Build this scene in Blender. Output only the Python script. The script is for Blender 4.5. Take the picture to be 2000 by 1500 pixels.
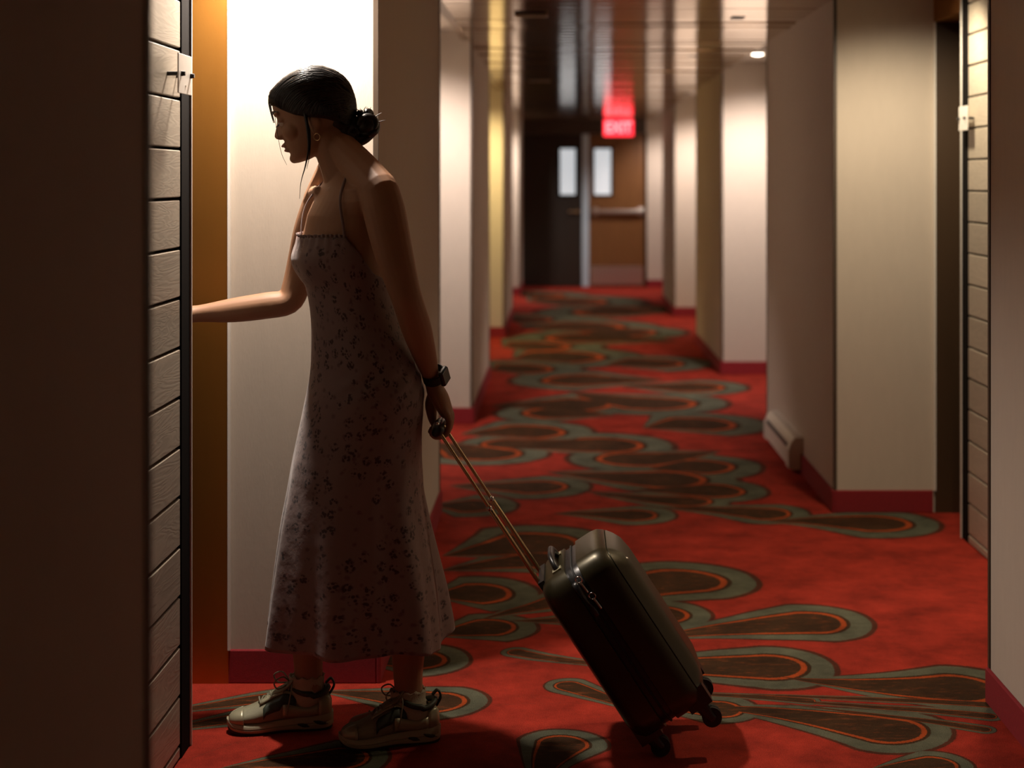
import bpy, bmesh, math, random
import numpy as np
from mathutils import Vector as V, Matrix, Euler

random.seed(7)
S = bpy.context.scene
C = S.collection
PI = math.pi
for o in list(bpy.data.objects):
    bpy.data.objects.remove(o)

# ------------------------------------------------------------------ camera, world, exposure
F, HC = 3200.0, 1.4                      # focal length in pixels of a 2000 px wide frame, eye height
cam_d = bpy.data.cameras.new('camera')
cam = bpy.data.objects.new('camera', cam_d)
C.objects.link(cam)
cam_d.sensor_width = 36.0
cam_d.lens = F / 2000.0 * 36.0
cam_d.shift_x = -98 / 2000.0
cam_d.shift_y = -400 / 2000.0
cam_d.clip_start = 0.05
cam.location = (0, 0, HC)
cam.rotation_euler = (PI / 2, 0, 0)
cam_d.dof.use_dof = True
cam_d.dof.focus_distance = 4.1
cam_d.dof.aperture_fstop = 2.5
S.camera = cam
w = bpy.data.worlds.new('world')
w.use_nodes = True
w.node_tree.nodes['Background'].inputs[0].default_value = (0.02, 0.015, 0.01, 1)
w.node_tree.nodes['Background'].inputs[1].default_value = 0.05
S.world = w
S.view_settings.view_transform = 'Standard'
S.view_settings.look = 'None'
S.view_settings.gamma = 1.0
S.view_settings.use_curve_mapping = False
S.view_settings.exposure = 0.0
S.cycles.max_bounces = 8
S.cycles.diffuse_bounces = 4
WARM = (1.0, 0.80, 0.60)
# downlights: x, y, watts, colour, cone (deg), name of place, label
LAMPS = [
    (-0.80, 4.35, 140, (1.0, 0.86, 0.74), 138, 'round recessed downlight above the woman beside the lit wall'),
    (-0.74, 8.55, 125, (1.0, 0.85, 0.79), 124, 'round recessed downlight in the alcove just past the woman'),
    (-0.72, 13.7, 125, (1.0, 0.78, 0.36), 124, 'yellowish recessed downlight in the middle alcove past the woman'),
    (-0.72, 19.0, 120, (1.0, 0.85, 0.77), 124, 'recessed downlight in the last alcove before the double door, woman side'),
    (1.27, 6.05, 68, (1.0, 0.83, 0.60), 124, 'round recessed downlight by the doorway of the alcove opposite the woman'),
    (1.27, 4.80, 58, (1.0, 0.76, 0.50), 110, 'round recessed downlight at the viewer end of the alcove opposite the woman'),
    (1.30, 10.90, 135, (1.0, 0.85, 0.79), 124, 'bright round downlight seen glowing at the ceiling above the heater wall'),
    (1.34, 15.9, 120, (1.0, 0.83, 0.75), 124, 'round recessed downlight in the alcove opposite the yellow lit wall'),
    (1.34, 20.4, 90, (1.0, 0.85, 0.79), 124, 'round recessed downlight in the alcove beside the double door'),
]

# ------------------------------------------------------------------ helpers
def at(px, py, d):
    """a point of the place, measured on the photograph, at depth d metres"""
    return V(((px - 1098) * d / F, d, HC - (py - 350) * d / F))

def link(o, parent=None):
    C.objects.link(o)
    if parent is not None:
        o.parent = parent
    return o

def tag(o, label=None, cat=None, group=None, kind=None):
    if label: o['label'] = label
    if cat: o['category'] = cat
    if group: o['group'] = group
    if kind: o['kind'] = kind
    return o

def thing(name, label, cat, loc=(0, 0, 0), group=None):
    o = bpy.data.objects.new(name, None)
    o.empty_display_size = 0.05
    o.location = loc
    link(o)
    return tag(o, label, cat, group)

def mesh_obj(name, bm, m, parent=None, smooth=False, recalc=True):
    if recalc:
        bmesh.ops.recalc_face_normals(bm, faces=bm.faces[:])
    me = bpy.data.meshes.new(name)
    bm.to_mesh(me)
    bm.free()
    if isinstance(m, (list, tuple)):
        for x in m: me.materials.append(x)
    else:
        me.materials.append(m)
    if smooth:
        me.polygons.foreach_set('use_smooth', [True] * len(me.polygons))
    o = bpy.data.objects.new(name, me)
    link(o)
    if parent is not None:
        o.parent = parent
        # meshes are written in world coordinates: cancel the parent's place
        o.matrix_parent_inverse = parent_world(parent).inverted()
    return o

def parent_world(p):
    m = Matrix.LocRotScale(p.location, p.rotation_euler, p.scale)
    if p.parent:
        m = parent_world(p.parent) @ p.matrix_parent_inverse @ m
    return m

def box(bm, x0, x1, y0, y1, z0, z1, bev=0.0, seg=2):
    r = bmesh.ops.create_cube(bm, size=1.0)
    vs = r['verts']
    for v in vs:
        v.co = V((x0 + (v.co.x + .5) * (x1 - x0), y0 + (v.co.y + .5) * (y1 - y0), z0 + (v.co.z + .5) * (z1 - z0)))
    if bev:
        es = list({e for v in vs for e in v.link_edges})
        bmesh.ops.bevel(bm, geom=es, offset=bev, segments=seg, affect='EDGES', profile=0.5)
    return vs

def box_obj(name, dims, m, parent=None, bev=0.0, seg=2, **kw):
    bm = bmesh.new()
    box(bm, *dims, bev=bev, seg=seg)
    o = mesh_obj(name, bm, m, parent)
    if kw: tag(o, **kw)
    return o

def ring_loft(bm, rings, cap0=True, cap1=True, closed=True):
    """rings: list of lists of points, all of one length"""
    rows = [[bm.verts.new(p) for p in r] for r in rings]
    n = len(rows[0])
    for a, b in zip(rows[:-1], rows[1:]):
        for i in range(n if closed else n - 1):
            j = (i + 1) % n
            bm.faces.new((a[i], a[j], b[j], b[i]))
    if cap0: bm.faces.new(rows[0][::-1])
    if cap1: bm.faces.new(rows[-1])
    return rows

def catmull(pts, n):
    """smooth a list of tuples (any length) by Catmull-Rom, n steps a span"""
    P = [np.array(p, float) for p in pts]
    P = [2 * P[0] - P[1]] + P + [2 * P[-1] - P[-2]]
    out = []
    for i in range(1, len(P) - 2):
        for k in range(n):
            t = k / n
            a, b, c, d = P[i - 1], P[i], P[i + 1], P[i + 2]
            out.append(0.5 * (2 * b + (c - a) * t + (2 * a - 5 * b + 4 * c - d) * t * t + (3 * b - a - 3 * c + d) * t ** 3))
    out.append(P[-2])
    return out

def tube(bm, pts, rad, seg=12, ref=V((0, 1, 0)), steps=4, round_caps=True):
    """pts: points; rad: one radius, or a radius or (r_ref, r_other) per point"""
    n = len(pts)
    if not isinstance(rad, (list, tuple)): rad = [rad] * n
    rr = [(r, r) if not isinstance(r, (tuple, list)) else r for r in rad]
    data = [tuple(p) + tuple(r) for p, r in zip(pts, rr)]
    if n > 2 and steps > 1: data = catmull(data, steps)
    elif n == 2 and steps > 1:
        a, b = np.array(data[0]), np.array(data[1])
        data = [a + (b - a) * k / steps for k in range(steps + 1)]
    P = [V(d[:3]) for d in data]; R = [(max(float(d[3]), 1e-4), max(float(d[4]), 1e-4)) for d in data]
    rings = []
    def frame(i):
        t = (P[min(i + 1, len(P) - 1)] - P[max(i - 1, 0)]).normalized()
        u = (ref - t * ref.dot(t))
        if u.length < 1e-3: u = V((1, 0, 0)) - t * t.x
        u.normalize()
        return t, u, t.cross(u)
    def ring(c, u, v, ra, rb):
        return [c + u * (ra * math.cos(2 * PI * k / seg)) + v * (rb * math.sin(2 * PI * k / seg)) for k in range(seg)]
    if round_caps:
        t, u, v = frame(0); ra, rb = R[0]
        for a in (80, 55, 28):
            s, c = math.sin(math.radians(a)), math.cos(math.radians(a))
            rings.append(ring(P[0] - t * (min(ra, rb) * s), u, v, ra * c, rb * c))
    for i in range(len(P)):
        t, u, v = frame(i)
        rings.append(ring(P[i], u, v, *R[i]))
    if round_caps:
        t, u, v = frame(len(P) - 1); ra, rb = R[-1]
        for a in (28, 55, 80):
            s, c = math.sin(math.radians(a)), math.cos(math.radians(a))
            rings.append(ring(P[-1] + t * (min(ra, rb) * s), u, v, ra * c, rb * c))
    ring_loft(bm, rings)

def ball(bm, c, r, M=None, seg=16):
    """ellipsoid: radii r = (rx, ry, rz), optional 3x3 frame M"""
    if not isinstance(r, (tuple, list)): r = (r, r, r)
    q = bmesh.ops.create_uvsphere(bm, u_segments=seg, v_segments=max(8, seg // 2), radius=1.0)
    for v in q['verts']:
        p = V((v.co.x * r[0], v.co.y * r[1], v.co.z * r[2]))
        if M is not None: p = M @ p
        v.co = V(c) + p

def cyl(bm, a, b, r, seg=20, r2=None):
    a, b = V(a), V(b); t = (b - a).normalized()
    u = t.orthogonal().normalized(); v = t.cross(u)
    r2 = r if r2 is None else r2
    ring_loft(bm, [[a + u * r * math.cos(2 * PI * k / seg) + v * r * math.sin(2 * PI * k / seg) for k in range(seg)],
                   [b + u * r2 * math.cos(2 * PI * k / seg) + v * r2 * math.sin(2 * PI * k / seg) for k in range(seg)]])

def torus(bm, c, axis, R, r, seg=24, rs=8):
    axis = V(axis).normalized(); u = axis.orthogonal().normalized(); v = axis.cross(u)
    rings = []
    for i in range(seg):
        a = 2 * PI * i / seg; d = u * math.cos(a) + v * math.sin(a)
        rings.append([V(c) + d * (R + r * math.cos(2 * PI * k / rs)) + axis * (r * math.sin(2 * PI * k / rs)) for k in range(rs)])
    rings.append(rings[0])
    ring_loft(bm, rings, False, False)
    bmesh.ops.remove_doubles(bm, verts=bm.verts[:], dist=1e-6)

def baked(o):
    """apply the modifiers of o for good"""
    dg = bpy.context.evaluated_depsgraph_get()
    dg.update()
    me = bpy.data.meshes.new_from_object(o.evaluated_get(dg))
    o.modifiers.clear()
    o.data = me
    return o

# ------------------------------------------------------------------ materials
def nt(name):
    m = bpy.data.materials.new(name)
    m.use_nodes = True
    return m, m.node_tree, m.node_tree.nodes['Principled BSDF']

def mat(name, col, rough=0.6, metal=0.0, var=0.0, vscale=8.0, stretch=(1, 1, 1), bump=0.0, bscale=60.0, coat=0.0, spec=0.5, sss=0.0, emit=None, estr=0.0, bdist=0.002, aniso=0.0):
    m, t, b = nt(name)
    N, L = t.nodes, t.links
    b.inputs['Base Color'].default_value = (*col, 1)
    b.inputs['Roughness'].default_value = rough
    b.inputs['Metallic'].default_value = metal
    b.inputs['Specular IOR Level'].default_value = spec
    b.inputs['Coat Weight'].default_value = coat
    if sss:
        b.inputs['Subsurface Weight'].default_value = sss
        b.inputs['Subsurface Radius'].default_value = (0.012, 0.005, 0.003)
        b.inputs['Subsurface Scale'].default_value = 0.6
    if emit:
        b.inputs['Emission Color'].default_value = (*emit, 1)
        b.inputs['Emission Strength'].default_value = estr
    tc = N.new('ShaderNodeTexCoord')
    mp = N.new('ShaderNodeMapping'); mp.inputs['Scale'].default_value = stretch
    L.new(tc.outputs['Object'], mp.inputs[0])
    if var:
        nz = N.new('ShaderNodeTexNoise'); nz.inputs['Scale'].default_value = vscale; nz.inputs['Detail'].default_value = 6
        L.new(mp.outputs[0], nz.inputs['Vector'])
        mx = N.new('ShaderNodeMix'); mx.data_type = 'RGBA'
        mx.inputs['A'].default_value = (*[c * (1 - var) for c in col], 1)
        mx.inputs['B'].default_value = (*[min(1, c * (1 + var)) for c in col], 1)
        L.new(nz.outputs[0], mx.inputs['Factor'])
        L.new(mx.outputs['Result'], b.inputs['Base Color'])
    if bump:
        n2 = N.new('ShaderNodeTexNoise'); n2.inputs['Scale'].default_value = bscale; n2.inputs['Detail'].default_value = 4
        L.new(mp.outputs[0], n2.inputs['Vector'])
        bp = N.new('ShaderNodeBump'); bp.inputs['Strength'].default_value = bump; bp.inputs['Distance'].default_value = bdist
        L.new(n2.outputs[0], bp.inputs['Height'])
        L.new(bp.outputs[0], b.inputs['Normal'])
    return m

M = {}
M['wallpaper'] = mat('wallpaper', (0.52, 0.45, 0.37), 0.75, var=0.05, vscale=40, stretch=(1, 1, .25), bump=.35, bscale=260, bdist=.001)
M['paint'] = mat('ceiling_paint', (0.42, 0.37, 0.31), 0.7, var=.03, vscale=3, bump=.1, bscale=200)
M['base'] = mat('baseboard_carpet', (0.24, 0.008, 0.013), 0.85, var=.2, vscale=90, bump=.5, bscale=500)
M['jamb'] = mat('bronze_panel', (0.44, 0.20, 0.042), 0.46, metal=1.0, var=.06, vscale=7, stretch=(3, 3, .4), bump=.15, bscale=300, bdist=.001)
M['shaded_jamb'] = mat('shaded_panel', (0.05, 0.028, 0.013), 0.45, var=.12, vscale=7, stretch=(3, 3, .4))  # right jamb: shade put into the colour, darker stand-in for the bronze panel
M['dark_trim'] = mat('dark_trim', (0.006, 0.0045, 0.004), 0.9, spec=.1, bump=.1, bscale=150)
M['guard'] = mat('corner_guard', (0.06, 0.04, 0.025), 0.5, var=.1)
M['steel'] = mat('brushed_metal', (0.62, 0.58, 0.52), 0.32, metal=.9, var=.05, vscale=60, stretch=(1, 1, 12))
M['plate'] = mat('sign_plate', (0.78, 0.74, 0.68), 0.4, var=.02, vscale=20)
M['black'] = mat('black_plastic', (0.012, 0.012, 0.013), 0.35, bump=.05, bscale=300)
M['rubber'] = mat('black_rubber', (0.010, 0.010, 0.010), 0.7)
M['heater'] = mat('heater_enamel', (0.62, 0.58, 0.50), 0.45, var=.03)
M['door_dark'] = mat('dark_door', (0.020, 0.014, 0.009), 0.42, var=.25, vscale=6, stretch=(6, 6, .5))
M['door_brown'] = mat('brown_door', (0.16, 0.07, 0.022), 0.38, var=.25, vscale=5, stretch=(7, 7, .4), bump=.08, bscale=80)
M['header'] = mat('brown_header', (0.06, 0.04, 0.026), 0.5, var=.1)
M['mullion'] = mat('grey_mullion', (0.42, 0.54, 0.62), 0.45)
M['pane'] = mat('lit_pane', (0.5, 0.5, 0.5), 0.2, emit=(0.80, 0.86, 0.90), estr=0.62)
M['exit_face'] = mat('exit_face', (0.5, 0.01, 0.02), 0.4, emit=(1.0, 0.05, 0.09), estr=1.0)
M['exit_letter'] = mat('exit_letter', (0.8, 0.4, 0.4), 0.4, emit=(1.0, 0.36, 0.38), estr=1.15)
M['lens'] = mat('lamp_lens', (0.9, 0.9, 0.85), 0.3, emit=(1.0, 0.86, 0.70), estr=14)
M['vent'] = mat('bronze_vent', (0.20, 0.13, 0.07), 0.4, metal=.4)
M['skin'] = mat('skin', (0.355, 0.188, 0.105), 0.56, var=.06, vscale=14, bump=.05, bscale=300, sss=.12)
M['hair'] = mat('black_hair', (0.006, 0.0045, 0.0035), 0.34, var=.3, vscale=30, stretch=(.12, 1, 1), bump=.8, bscale=420, bdist=.0008, spec=.5)
M['lip'] = mat('lips', (0.42, 0.15, 0.12), 0.4)
M['eye'] = mat('eye_white', (0.6, 0.56, 0.5), 0.2)
M['gold'] = mat('gold', (0.75, 0.55, 0.28), 0.25, metal=1)
M['sock'] = mat('ribbed_sock', (0.46, 0.40, 0.29), 0.85, var=.08, vscale=60, bump=.6, bscale=350)
M['shoe'] = mat('shoe_mesh', (0.26, 0.25, 0.16), 0.6, var=.12, vscale=60, bump=.5, bscale=600, bdist=.001)
M['shoe_pale'] = mat('shoe_overlay', (0.38, 0.36, 0.24), 0.35, metal=.25, var=.06, vscale=30)
M['shoe_dark'] = mat('shoe_dark', (0.035, 0.045, 0.028), 0.55, var=.2, vscale=60)
M['sole'] = mat('shoe_foam', (0.36, 0.33, 0.22), 0.6, var=.08, vscale=40)
M['lace'] = mat('shoe_lace', (0.22, 0.21, 0.14), 0.7)
M['shell'] = mat('olive_shell', (0.040, 0.034, 0.016), 0.32, metal=.5, var=.05, vscale=30, bump=.12, bscale=900, bdist=.0006)
M['rod'] = mat('bronze_rod', (0.60, 0.45, 0.26), 0.28, metal=.95)
M['chrome'] = mat('chrome', (0.75, 0.74, 0.7), 0.15, metal=1)

def grain_mat(name, ca, cb, rough, axis=(1.2, 1.2, 9)):
    m, t, b = nt(name); N, L = t.nodes, t.links
    tc = N.new('ShaderNodeTexCoord'); oi = N.new('ShaderNodeObjectInfo')
    mp = N.new('ShaderNodeMapping'); mp.inputs['Scale'].default_value = axis
    mu = N.new('ShaderNodeVectorMath'); mu.operation = 'SCALE'; mu.inputs[0].default_value = (7, 13, 5)
    L.new(oi.outputs['Random'], mu.inputs['Scale'])
    L.new(mu.outputs[0], mp.inputs['Location'])
    L.new(tc.outputs['Object'], mp.inputs[0])
    nz = N.new('ShaderNodeTexNoise'); nz.inputs['Scale'].default_value = 2.2; nz.inputs['Detail'].default_value = 3; nz.inputs['Distortion'].default_value = .8
    L.new(mp.outputs[0], nz.inputs['Vector'])
    wv = N.new('ShaderNodeMath'); wv.operation = 'MULTIPLY'; wv.inputs[1].default_value = 70
    L.new(nz.outputs[0], wv.inputs[0])
    sn = N.new('ShaderNodeMath'); sn.operation = 'SINE'; L.new(wv.outputs[0], sn.inputs[0])
    mr = N.new('ShaderNodeMapRange'); mr.inputs[1].default_value = -1; mr.inputs[2].default_value = 1
    L.new(sn.outputs[0], mr.inputs[0])
    mx = N.new('ShaderNodeMix'); mx.data_type = 'RGBA'
    mx.inputs['A'].default_value = (*ca, 1); mx.inputs['B'].default_value = (*cb, 1)
    L.new(mr.outputs[0], mx.inputs['Factor'])
    hv = N.new('ShaderNodeHueSaturation')
    vr = N.new('ShaderNodeMapRange'); vr.inputs[3].default_value = .88; vr.inputs[4].default_value = 1.1
    L.new(oi.outputs['Random'], vr.inputs[0]); L.new(vr.outputs[0], hv.inputs['Value'])
    L.new(mx.outputs['Result'], hv.inputs['Color'])
    L.new(hv.outputs[0], b.inputs['Base Color'])
    b.inputs['Roughness'].default_value = rough
    bp = N.new('ShaderNodeBump'); bp.inputs['Strength'].default_value = .12; bp.inputs['Distance'].default_value = .001
    L.new(mr.outputs[0], bp.inputs['Height']); L.new(bp.outputs[0], b.inputs['Normal'])
    return m
M['plank'] = grain_mat('plank_wood', (0.40, 0.345, 0.27), (0.46, 0.40, 0.315), 0.42, (3, 1.2, 9))

def slat_mat():
    m, t, b = nt('polished_slat'); N, L = t.nodes, t.links
    b.inputs['Base Color'].default_value = (0.66, 0.52, 0.38, 1)
    b.inputs['Metallic'].default_value = .92
    b.inputs['Roughness'].default_value = .10
    return m
M['slat'] = slat_mat()

def dress_mat():
    m, t, b = nt('floral_cotton'); N, L = t.nodes, t.links
    tc = N.new('ShaderNodeTexCoord')
    nz = N.new('ShaderNodeTexNoise'); nz.inputs['Scale'].default_value = 55; nz.inputs['Detail'].default_value = 3
    L.new(tc.outputs['UV'], nz.inputs['Vector'])
    # sprigs: cells with a broken blossom in each
    ad = N.new('ShaderNodeVectorMath'); ad.operation = 'MULTIPLY_ADD'
    ad.inputs[1].default_value = (.010, .010, .010)
    L.new(nz.outputs['Color'], ad.inputs[0]); L.new(tc.outputs['UV'], ad.inputs[2])
    vo = N.new('ShaderNodeTexVoronoi'); vo.inputs['Scale'].default_value = 31; vo.inputs['Randomness'].default_value = .75
    L.new(ad.outputs[0], vo.inputs['Vector'])
    r1 = N.new('ShaderNodeMapRange'); r1.inputs[1].default_value = .30; r1.inputs[2].default_value = .42; r1.inputs[3].default_value = 1; r1.inputs[4].default_value = 0
    L.new(vo.outputs['Distance'], r1.inputs[0])
    v2 = N.new('ShaderNodeTexVoronoi'); v2.inputs['Scale'].default_value = 130
    L.new(tc.outputs['UV'], v2.inputs['Vector'])
    r2 = N.new('ShaderNodeMapRange'); r2.inputs[1].default_value = .44; r2.inputs[2].default_value = .58; r2.inputs[3].default_value = 1; r2.inputs[4].default_value = 0
    L.new(v2.outputs['Distance'], r2.inputs[0])
    mu = N.new('ShaderNodeMath'); mu.operation = 'MULTIPLY'
    L.new(r1.outputs[0], mu.inputs[0]); L.new(r2.outputs[0], mu.inputs[1])
    # faint secondary blossoms
    v3 = N.new('ShaderNodeTexVoronoi'); v3.inputs['Scale'].default_value = 41
    L.new(ad.outputs[0], v3.inputs['Vector'])
    r3 = N.new('ShaderNodeMapRange'); r3.inputs[1].default_value = .12; r3.inputs[2].default_value = .3; r3.inputs[3].default_value = .8; r3.inputs[4].default_value = 0
    L.new(v3.outputs['Distance'], r3.inputs[0])
    mx0 = N.new('ShaderNodeMix'); mx0.data_type = 'RGBA'
    mx0.inputs['A'].default_value = (0.215, 0.142, 0.130, 1); mx0.inputs['B'].default_value = (0.12, 0.06, 0.055, 1)
    L.new(r3.outputs[0], mx0.inputs['Factor'])
    mx = N.new('ShaderNodeMix'); mx.data_type = 'RGBA'
    L.new(mx0.outputs['Result'], mx.inputs['A'])
    mx.inputs['B'].default_value = (0.035, 0.012, 0.012, 1)
    L.new(mu.outputs[0], mx.inputs['Factor'])
    L.new(mx.outputs['Result'], b.inputs['Base Color'])
    b.inputs['Roughness'].default_value = .62
    b.inputs['Sheen Weight'].default_value = .25
    n2 = N.new('ShaderNodeTexNoise'); n2.inputs['Scale'].default_value = 18; n2.inputs['Detail'].default_value = 5
    L.new(tc.outputs['Object'], n2.inputs['Vector'])
    bp = N.new('ShaderNodeBump'); bp.inputs['Strength'].default_value = .35; bp.inputs['Distance'].default_value = .008
    L.new(n2.outputs[0], bp.inputs['Height']); L.new(bp.outputs[0], b.inputs['Normal'])
    return m
M['dress'] = dress_mat()

# carpet: teardrop leaves printed on red, each leaf a small node group placed on the floor
def leaf_group():
    g = bpy.data.node_groups.new('carpet_leaf', 'ShaderNodeTree')
    for n, k in (('P', 'NodeSocketVector'), ('C', 'NodeSocketVector'), ('Angle', 'NodeSocketFloat'), ('W', 'NodeSocketFloat'), ('H', 'NodeSocketFloat'), ('T', 'NodeSocketFloat'), ('Bend', 'NodeSocketFloat')):
        g.interface.new_socket(n, in_out='INPUT', socket_type=k)
    g.interface.new_socket('Q', in_out='OUTPUT', socket_type='NodeSocketFloat')
    N, L = g.nodes, g.links
    gi, go = N.new('NodeGroupInput'), N.new('NodeGroupOutput')
    I = gi.outputs
    def mth(op, a, b=None, clamp=False):
        n = N.new('ShaderNodeMath'); n.operation = op; n.use_clamp = clamp
        for i, x in enumerate((a, b)):
            if x is None: continue
            if isinstance(x, (int, float)): n.inputs[i].default_value = x
            else: L.new(x, n.inputs[i])
        return n.outputs[0]
    rot = N.new('ShaderNodeVectorRotate'); rot.rotation_type = 'Z_AXIS'
    L.new(I['P'], rot.inputs['Vector']); L.new(I['C'], rot.inputs['Center']); L.new(I['Angle'], rot.inputs['Angle'])
    sb = N.new('ShaderNodeVectorMath'); sb.operation = 'SUBTRACT'
    L.new(rot.outputs[0], sb.inputs[0]); L.new(I['C'], sb.inputs[1])
    sp = N.new('ShaderNodeSeparateXYZ'); L.new(sb.outputs[0], sp.inputs[0])
    u, v = sp.outputs['X'], sp.outputs['Y']
    um = mth('MINIMUM', u, 0.0)
    v2 = mth('ADD', v, mth('MULTIPLY', mth('MULTIPLY', um, um), I['Bend']))
    s = mth('MAXIMUM', mth('ADD', mth('DIVIDE', um, I['T']), 1.0), 0.002)
    s = mth('POWER', s, 1.0)
    a = mth('DIVIDE', v2, mth('MULTIPLY', s, I['W']))
    b = mth('DIVIDE', mth('MAXIMUM', u, 0.0), I['H'])
    q = mth('SQRT', mth('ADD', mth('MULTIPLY', a, a), mth('MULTIPLY', b, b)))
    L.new(q, go.inputs['Q'])
    return g

def carpet_mat():
    m, t, b = nt('patterned_carpet'); N, L = t.nodes, t.links
    g = leaf_group()
    tc = N.new('ShaderNodeTexCoord')
    wob = N.new('ShaderNodeTexNoise'); wob.inputs['Scale'].default_value = 2.2; wob.inputs['Detail'].default_value = 2
    L.new(tc.outputs['Object'], wob.inputs['Vector'])
    ad = N.new('ShaderNodeVectorMath'); ad.operation = 'MULTIPLY_ADD'; ad.inputs[1].default_value = (.05, .05, 0)
    L.new(wob.outputs['Color'], ad.inputs[0]); L.new(tc.outputs['Object'], ad.inputs[2])
    off = V((.025, .025, 0))
    def fl(px, py):
        d = 4480.0 / (py - 350.0)
        return V(((px - 1098) * d / F, d, 0)) + off
    leaves = []
    def leaf(head, tail, width, bend=0.0, hl=1.1):
        h, tl = head, tail
        ax = h - tl
        ln = ax.length
        W = width * 1.4
        hl = .95
        H = W * hl
        Cc = h - ax.normalized() * H
        leaves.append((Cc, math.atan2(ax.y, ax.x), W, H, max(ln - H, .05), bend))
    # measured leaves: head, tail (photograph), half width in metres, bend of the tail
    for hd, tl, wd, bd in [
        ((1700, 1210), (1240, 1235), .155, .25), ((1632, 1305), (1080, 1300), .150, -.12),
        ((2010, 1345), (1540, 1345), .150, -.45), ((1850, 1452), (1390, 1352), .120, .5),
        ((1452, 1118), (900, 1190), .20, .2), ((1832, 1030), (1500, 1010), .20, .5),
        ((1580, 1012), (1300, 985), .15, .4), ((1165, 1040), (880, 1090), .24, -.3),
        ((1012, 990), (840, 985), .17, .4), ((940, 1385), (640, 1340), .105, .5),
        ((915, 1285), (700, 1290), .12, .3), ((1125, 1425), (1010, 1540), .085, .3),
        ((1480, 1395), (1180, 1360), .085, .3), ((1075, 1330), (1330, 1400), .05, -.3),
        ((640, 1355), (250, 1392), .060, .2), ((560, 1390), (240, 1440), .055, -.1), ((760, 1475), (420, 1500), .09, .2),
        ((1385, 1192), (1000, 1225), .13, -.3), ((985, 1268), (1330, 1335), .035, .4),
        ((1440, 940), (1060, 930), .27, -.4), ((1120, 905), (1420, 885), .26, .3),
        ((1300, 860), (1010, 880), .30, -.4), ((1000, 905), (860, 860), .25, .3),
        ((1260, 790), (960, 790), .36, .3), ((1480, 820), (1250, 835), .33, .2), ((1150, 835), (900, 850), .3, -.2),
        ((1000, 740), (1300, 745), .40, .3), ((1400, 800), (1080, 770), .36, -.3),
        ((1240, 690), (1000, 700), .55, .2), ((1010, 655), (1330, 665), .55, -.2),
        ((1280, 635), (1010, 640), .6, .2), ((1060, 605), (1300, 612), .7, .2), ((1250, 585), (1030, 590), .8, .2),
        ((1050, 1150), (840, 1165), .17, .2), ((1040, 1215), (830, 1240), .12, .2), ((1160, 1085), (850, 1110), .16, .3),
        ((1500, 960), (1230, 955), .2, .3), ((1320, 1010), (1080, 1000), .14, .3), ((1420, 985), (1130, 965), .14, -.3),
        ((1150, 955), (880, 945), .2, .3), ((1480, 905), (1260, 915), .25, .3), ((900, 870), (1180, 860), .2, .2),
        ((1460, 760), (1210, 752), .3, .2), ((980, 800), (1200, 812), .3, .2), ((1130, 715), (960, 722), .4, .2),
        ((1380, 705), (1180, 712), .4, .2), ((1170, 672), (980, 678), .5, .2), ((1340, 650), (1130, 648), .5, .2),
        ((1130, 622), (1000, 624), .5, .2), ((1300, 602), (1150, 604), .5, .2), ((1150, 575), (1030, 577), .6, .2),
        ((1960, 1378), (1400, 1345), .028, .1), ((1960, 1402), (1430, 1352), .030, .1), ((1950, 1430), (1520, 1366), .024, .1),
        ((1900, 1490), (1700, 1500), .07, .2), ((1600, 1370), (1180, 1340), .024, .1),
    ]:
        leaf(fl(*hd), fl(*tl), wd, bd)
    for x, y, a, l, wd in ((.1, 3.1, .3, .9, .14), (.75, 3.35, .15, .8, .13), (-.35, 2.6, .5, .7, .13), (.55, 2.35, -.2, .9, .15), (1.0, 2.75, .4, .7, .12), (.0, 1.9, .2, .8, .14), (.8, 1.6, 2.9, .8, .14), (.25, 1.1, .3, .9, .14), (-.3, .9, 2.7, .7, .13), (.7, .5, .1, .8, .14)):
        leaf(V((x, y, 0)) + off, V((x - l * math.cos(a), y - l * math.sin(a), 0)) + off, wd, .3)
    q = None
    for Cc, ang, W, H, T, bd in leaves:
        n = N.new('ShaderNodeGroup'); n.node_tree = g
        L.new(ad.outputs[0], n.inputs['P'])
        n.inputs['C'].default_value = Cc; n.inputs['Angle'].default_value = -ang
        n.inputs['W'].default_value = W; n.inputs['H'].default_value = H; n.inputs['T'].default_value = T; n.inputs['Bend'].default_value = bd
        if q is None: q = n.outputs[0]
        else:
            mn = N.new('ShaderNodeMath'); mn.operation = 'MINIMUM'
            L.new(q, mn.inputs[0]); L.new(n.outputs[0], mn.inputs[1]); q = mn.outputs[0]
    fine = N.new('ShaderNodeTexNoise'); fine.inputs['Scale'].default_value = 160; fine.inputs['Detail'].default_value = 3
    L.new(tc.outputs['Object'], fine.inputs['Vector'])
    fz = N.new('ShaderNodeMath'); fz.operation = 'MULTIPLY_ADD'; fz.inputs[1].default_value = .06
    sh = N.new('ShaderNodeMath'); sh.operation = 'SUBTRACT'; sh.inputs[1].default_value = .03
    L.new(fine.outputs[0], fz.inputs[0]); L.new(q, sh.inputs[0]); L.new(sh.outputs[0], fz.inputs[2])
    qq = N.new('ShaderNodeMath'); qq.operation = 'DIVIDE'; qq.inputs[1].default_value = 1.5; qq.use_clamp = True
    L.new(fz.outputs[0], qq.inputs[0])
    rp = N.new('ShaderNodeValToRGB'); cr = rp.color_ramp; cr.interpolation = 'LINEAR'
    brown = (.040, .019, .008, 1); sage = (.088, .090, .060, 1); rust = (.31, .052, .011, 1); red = (.275, .024, .013, 1); dk = (.07, .020, .010, 1)
    stops = [(0, brown), (.50, brown), (.51, rust), (.585, rust), (.595, brown), (.645, brown), (.66, sage), (.965, sage), (.985, dk), (1.05, dk), (1.075, red)]
    cr.elements[0].position = 0; cr.elements[0].color = stops[0][1]
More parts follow.
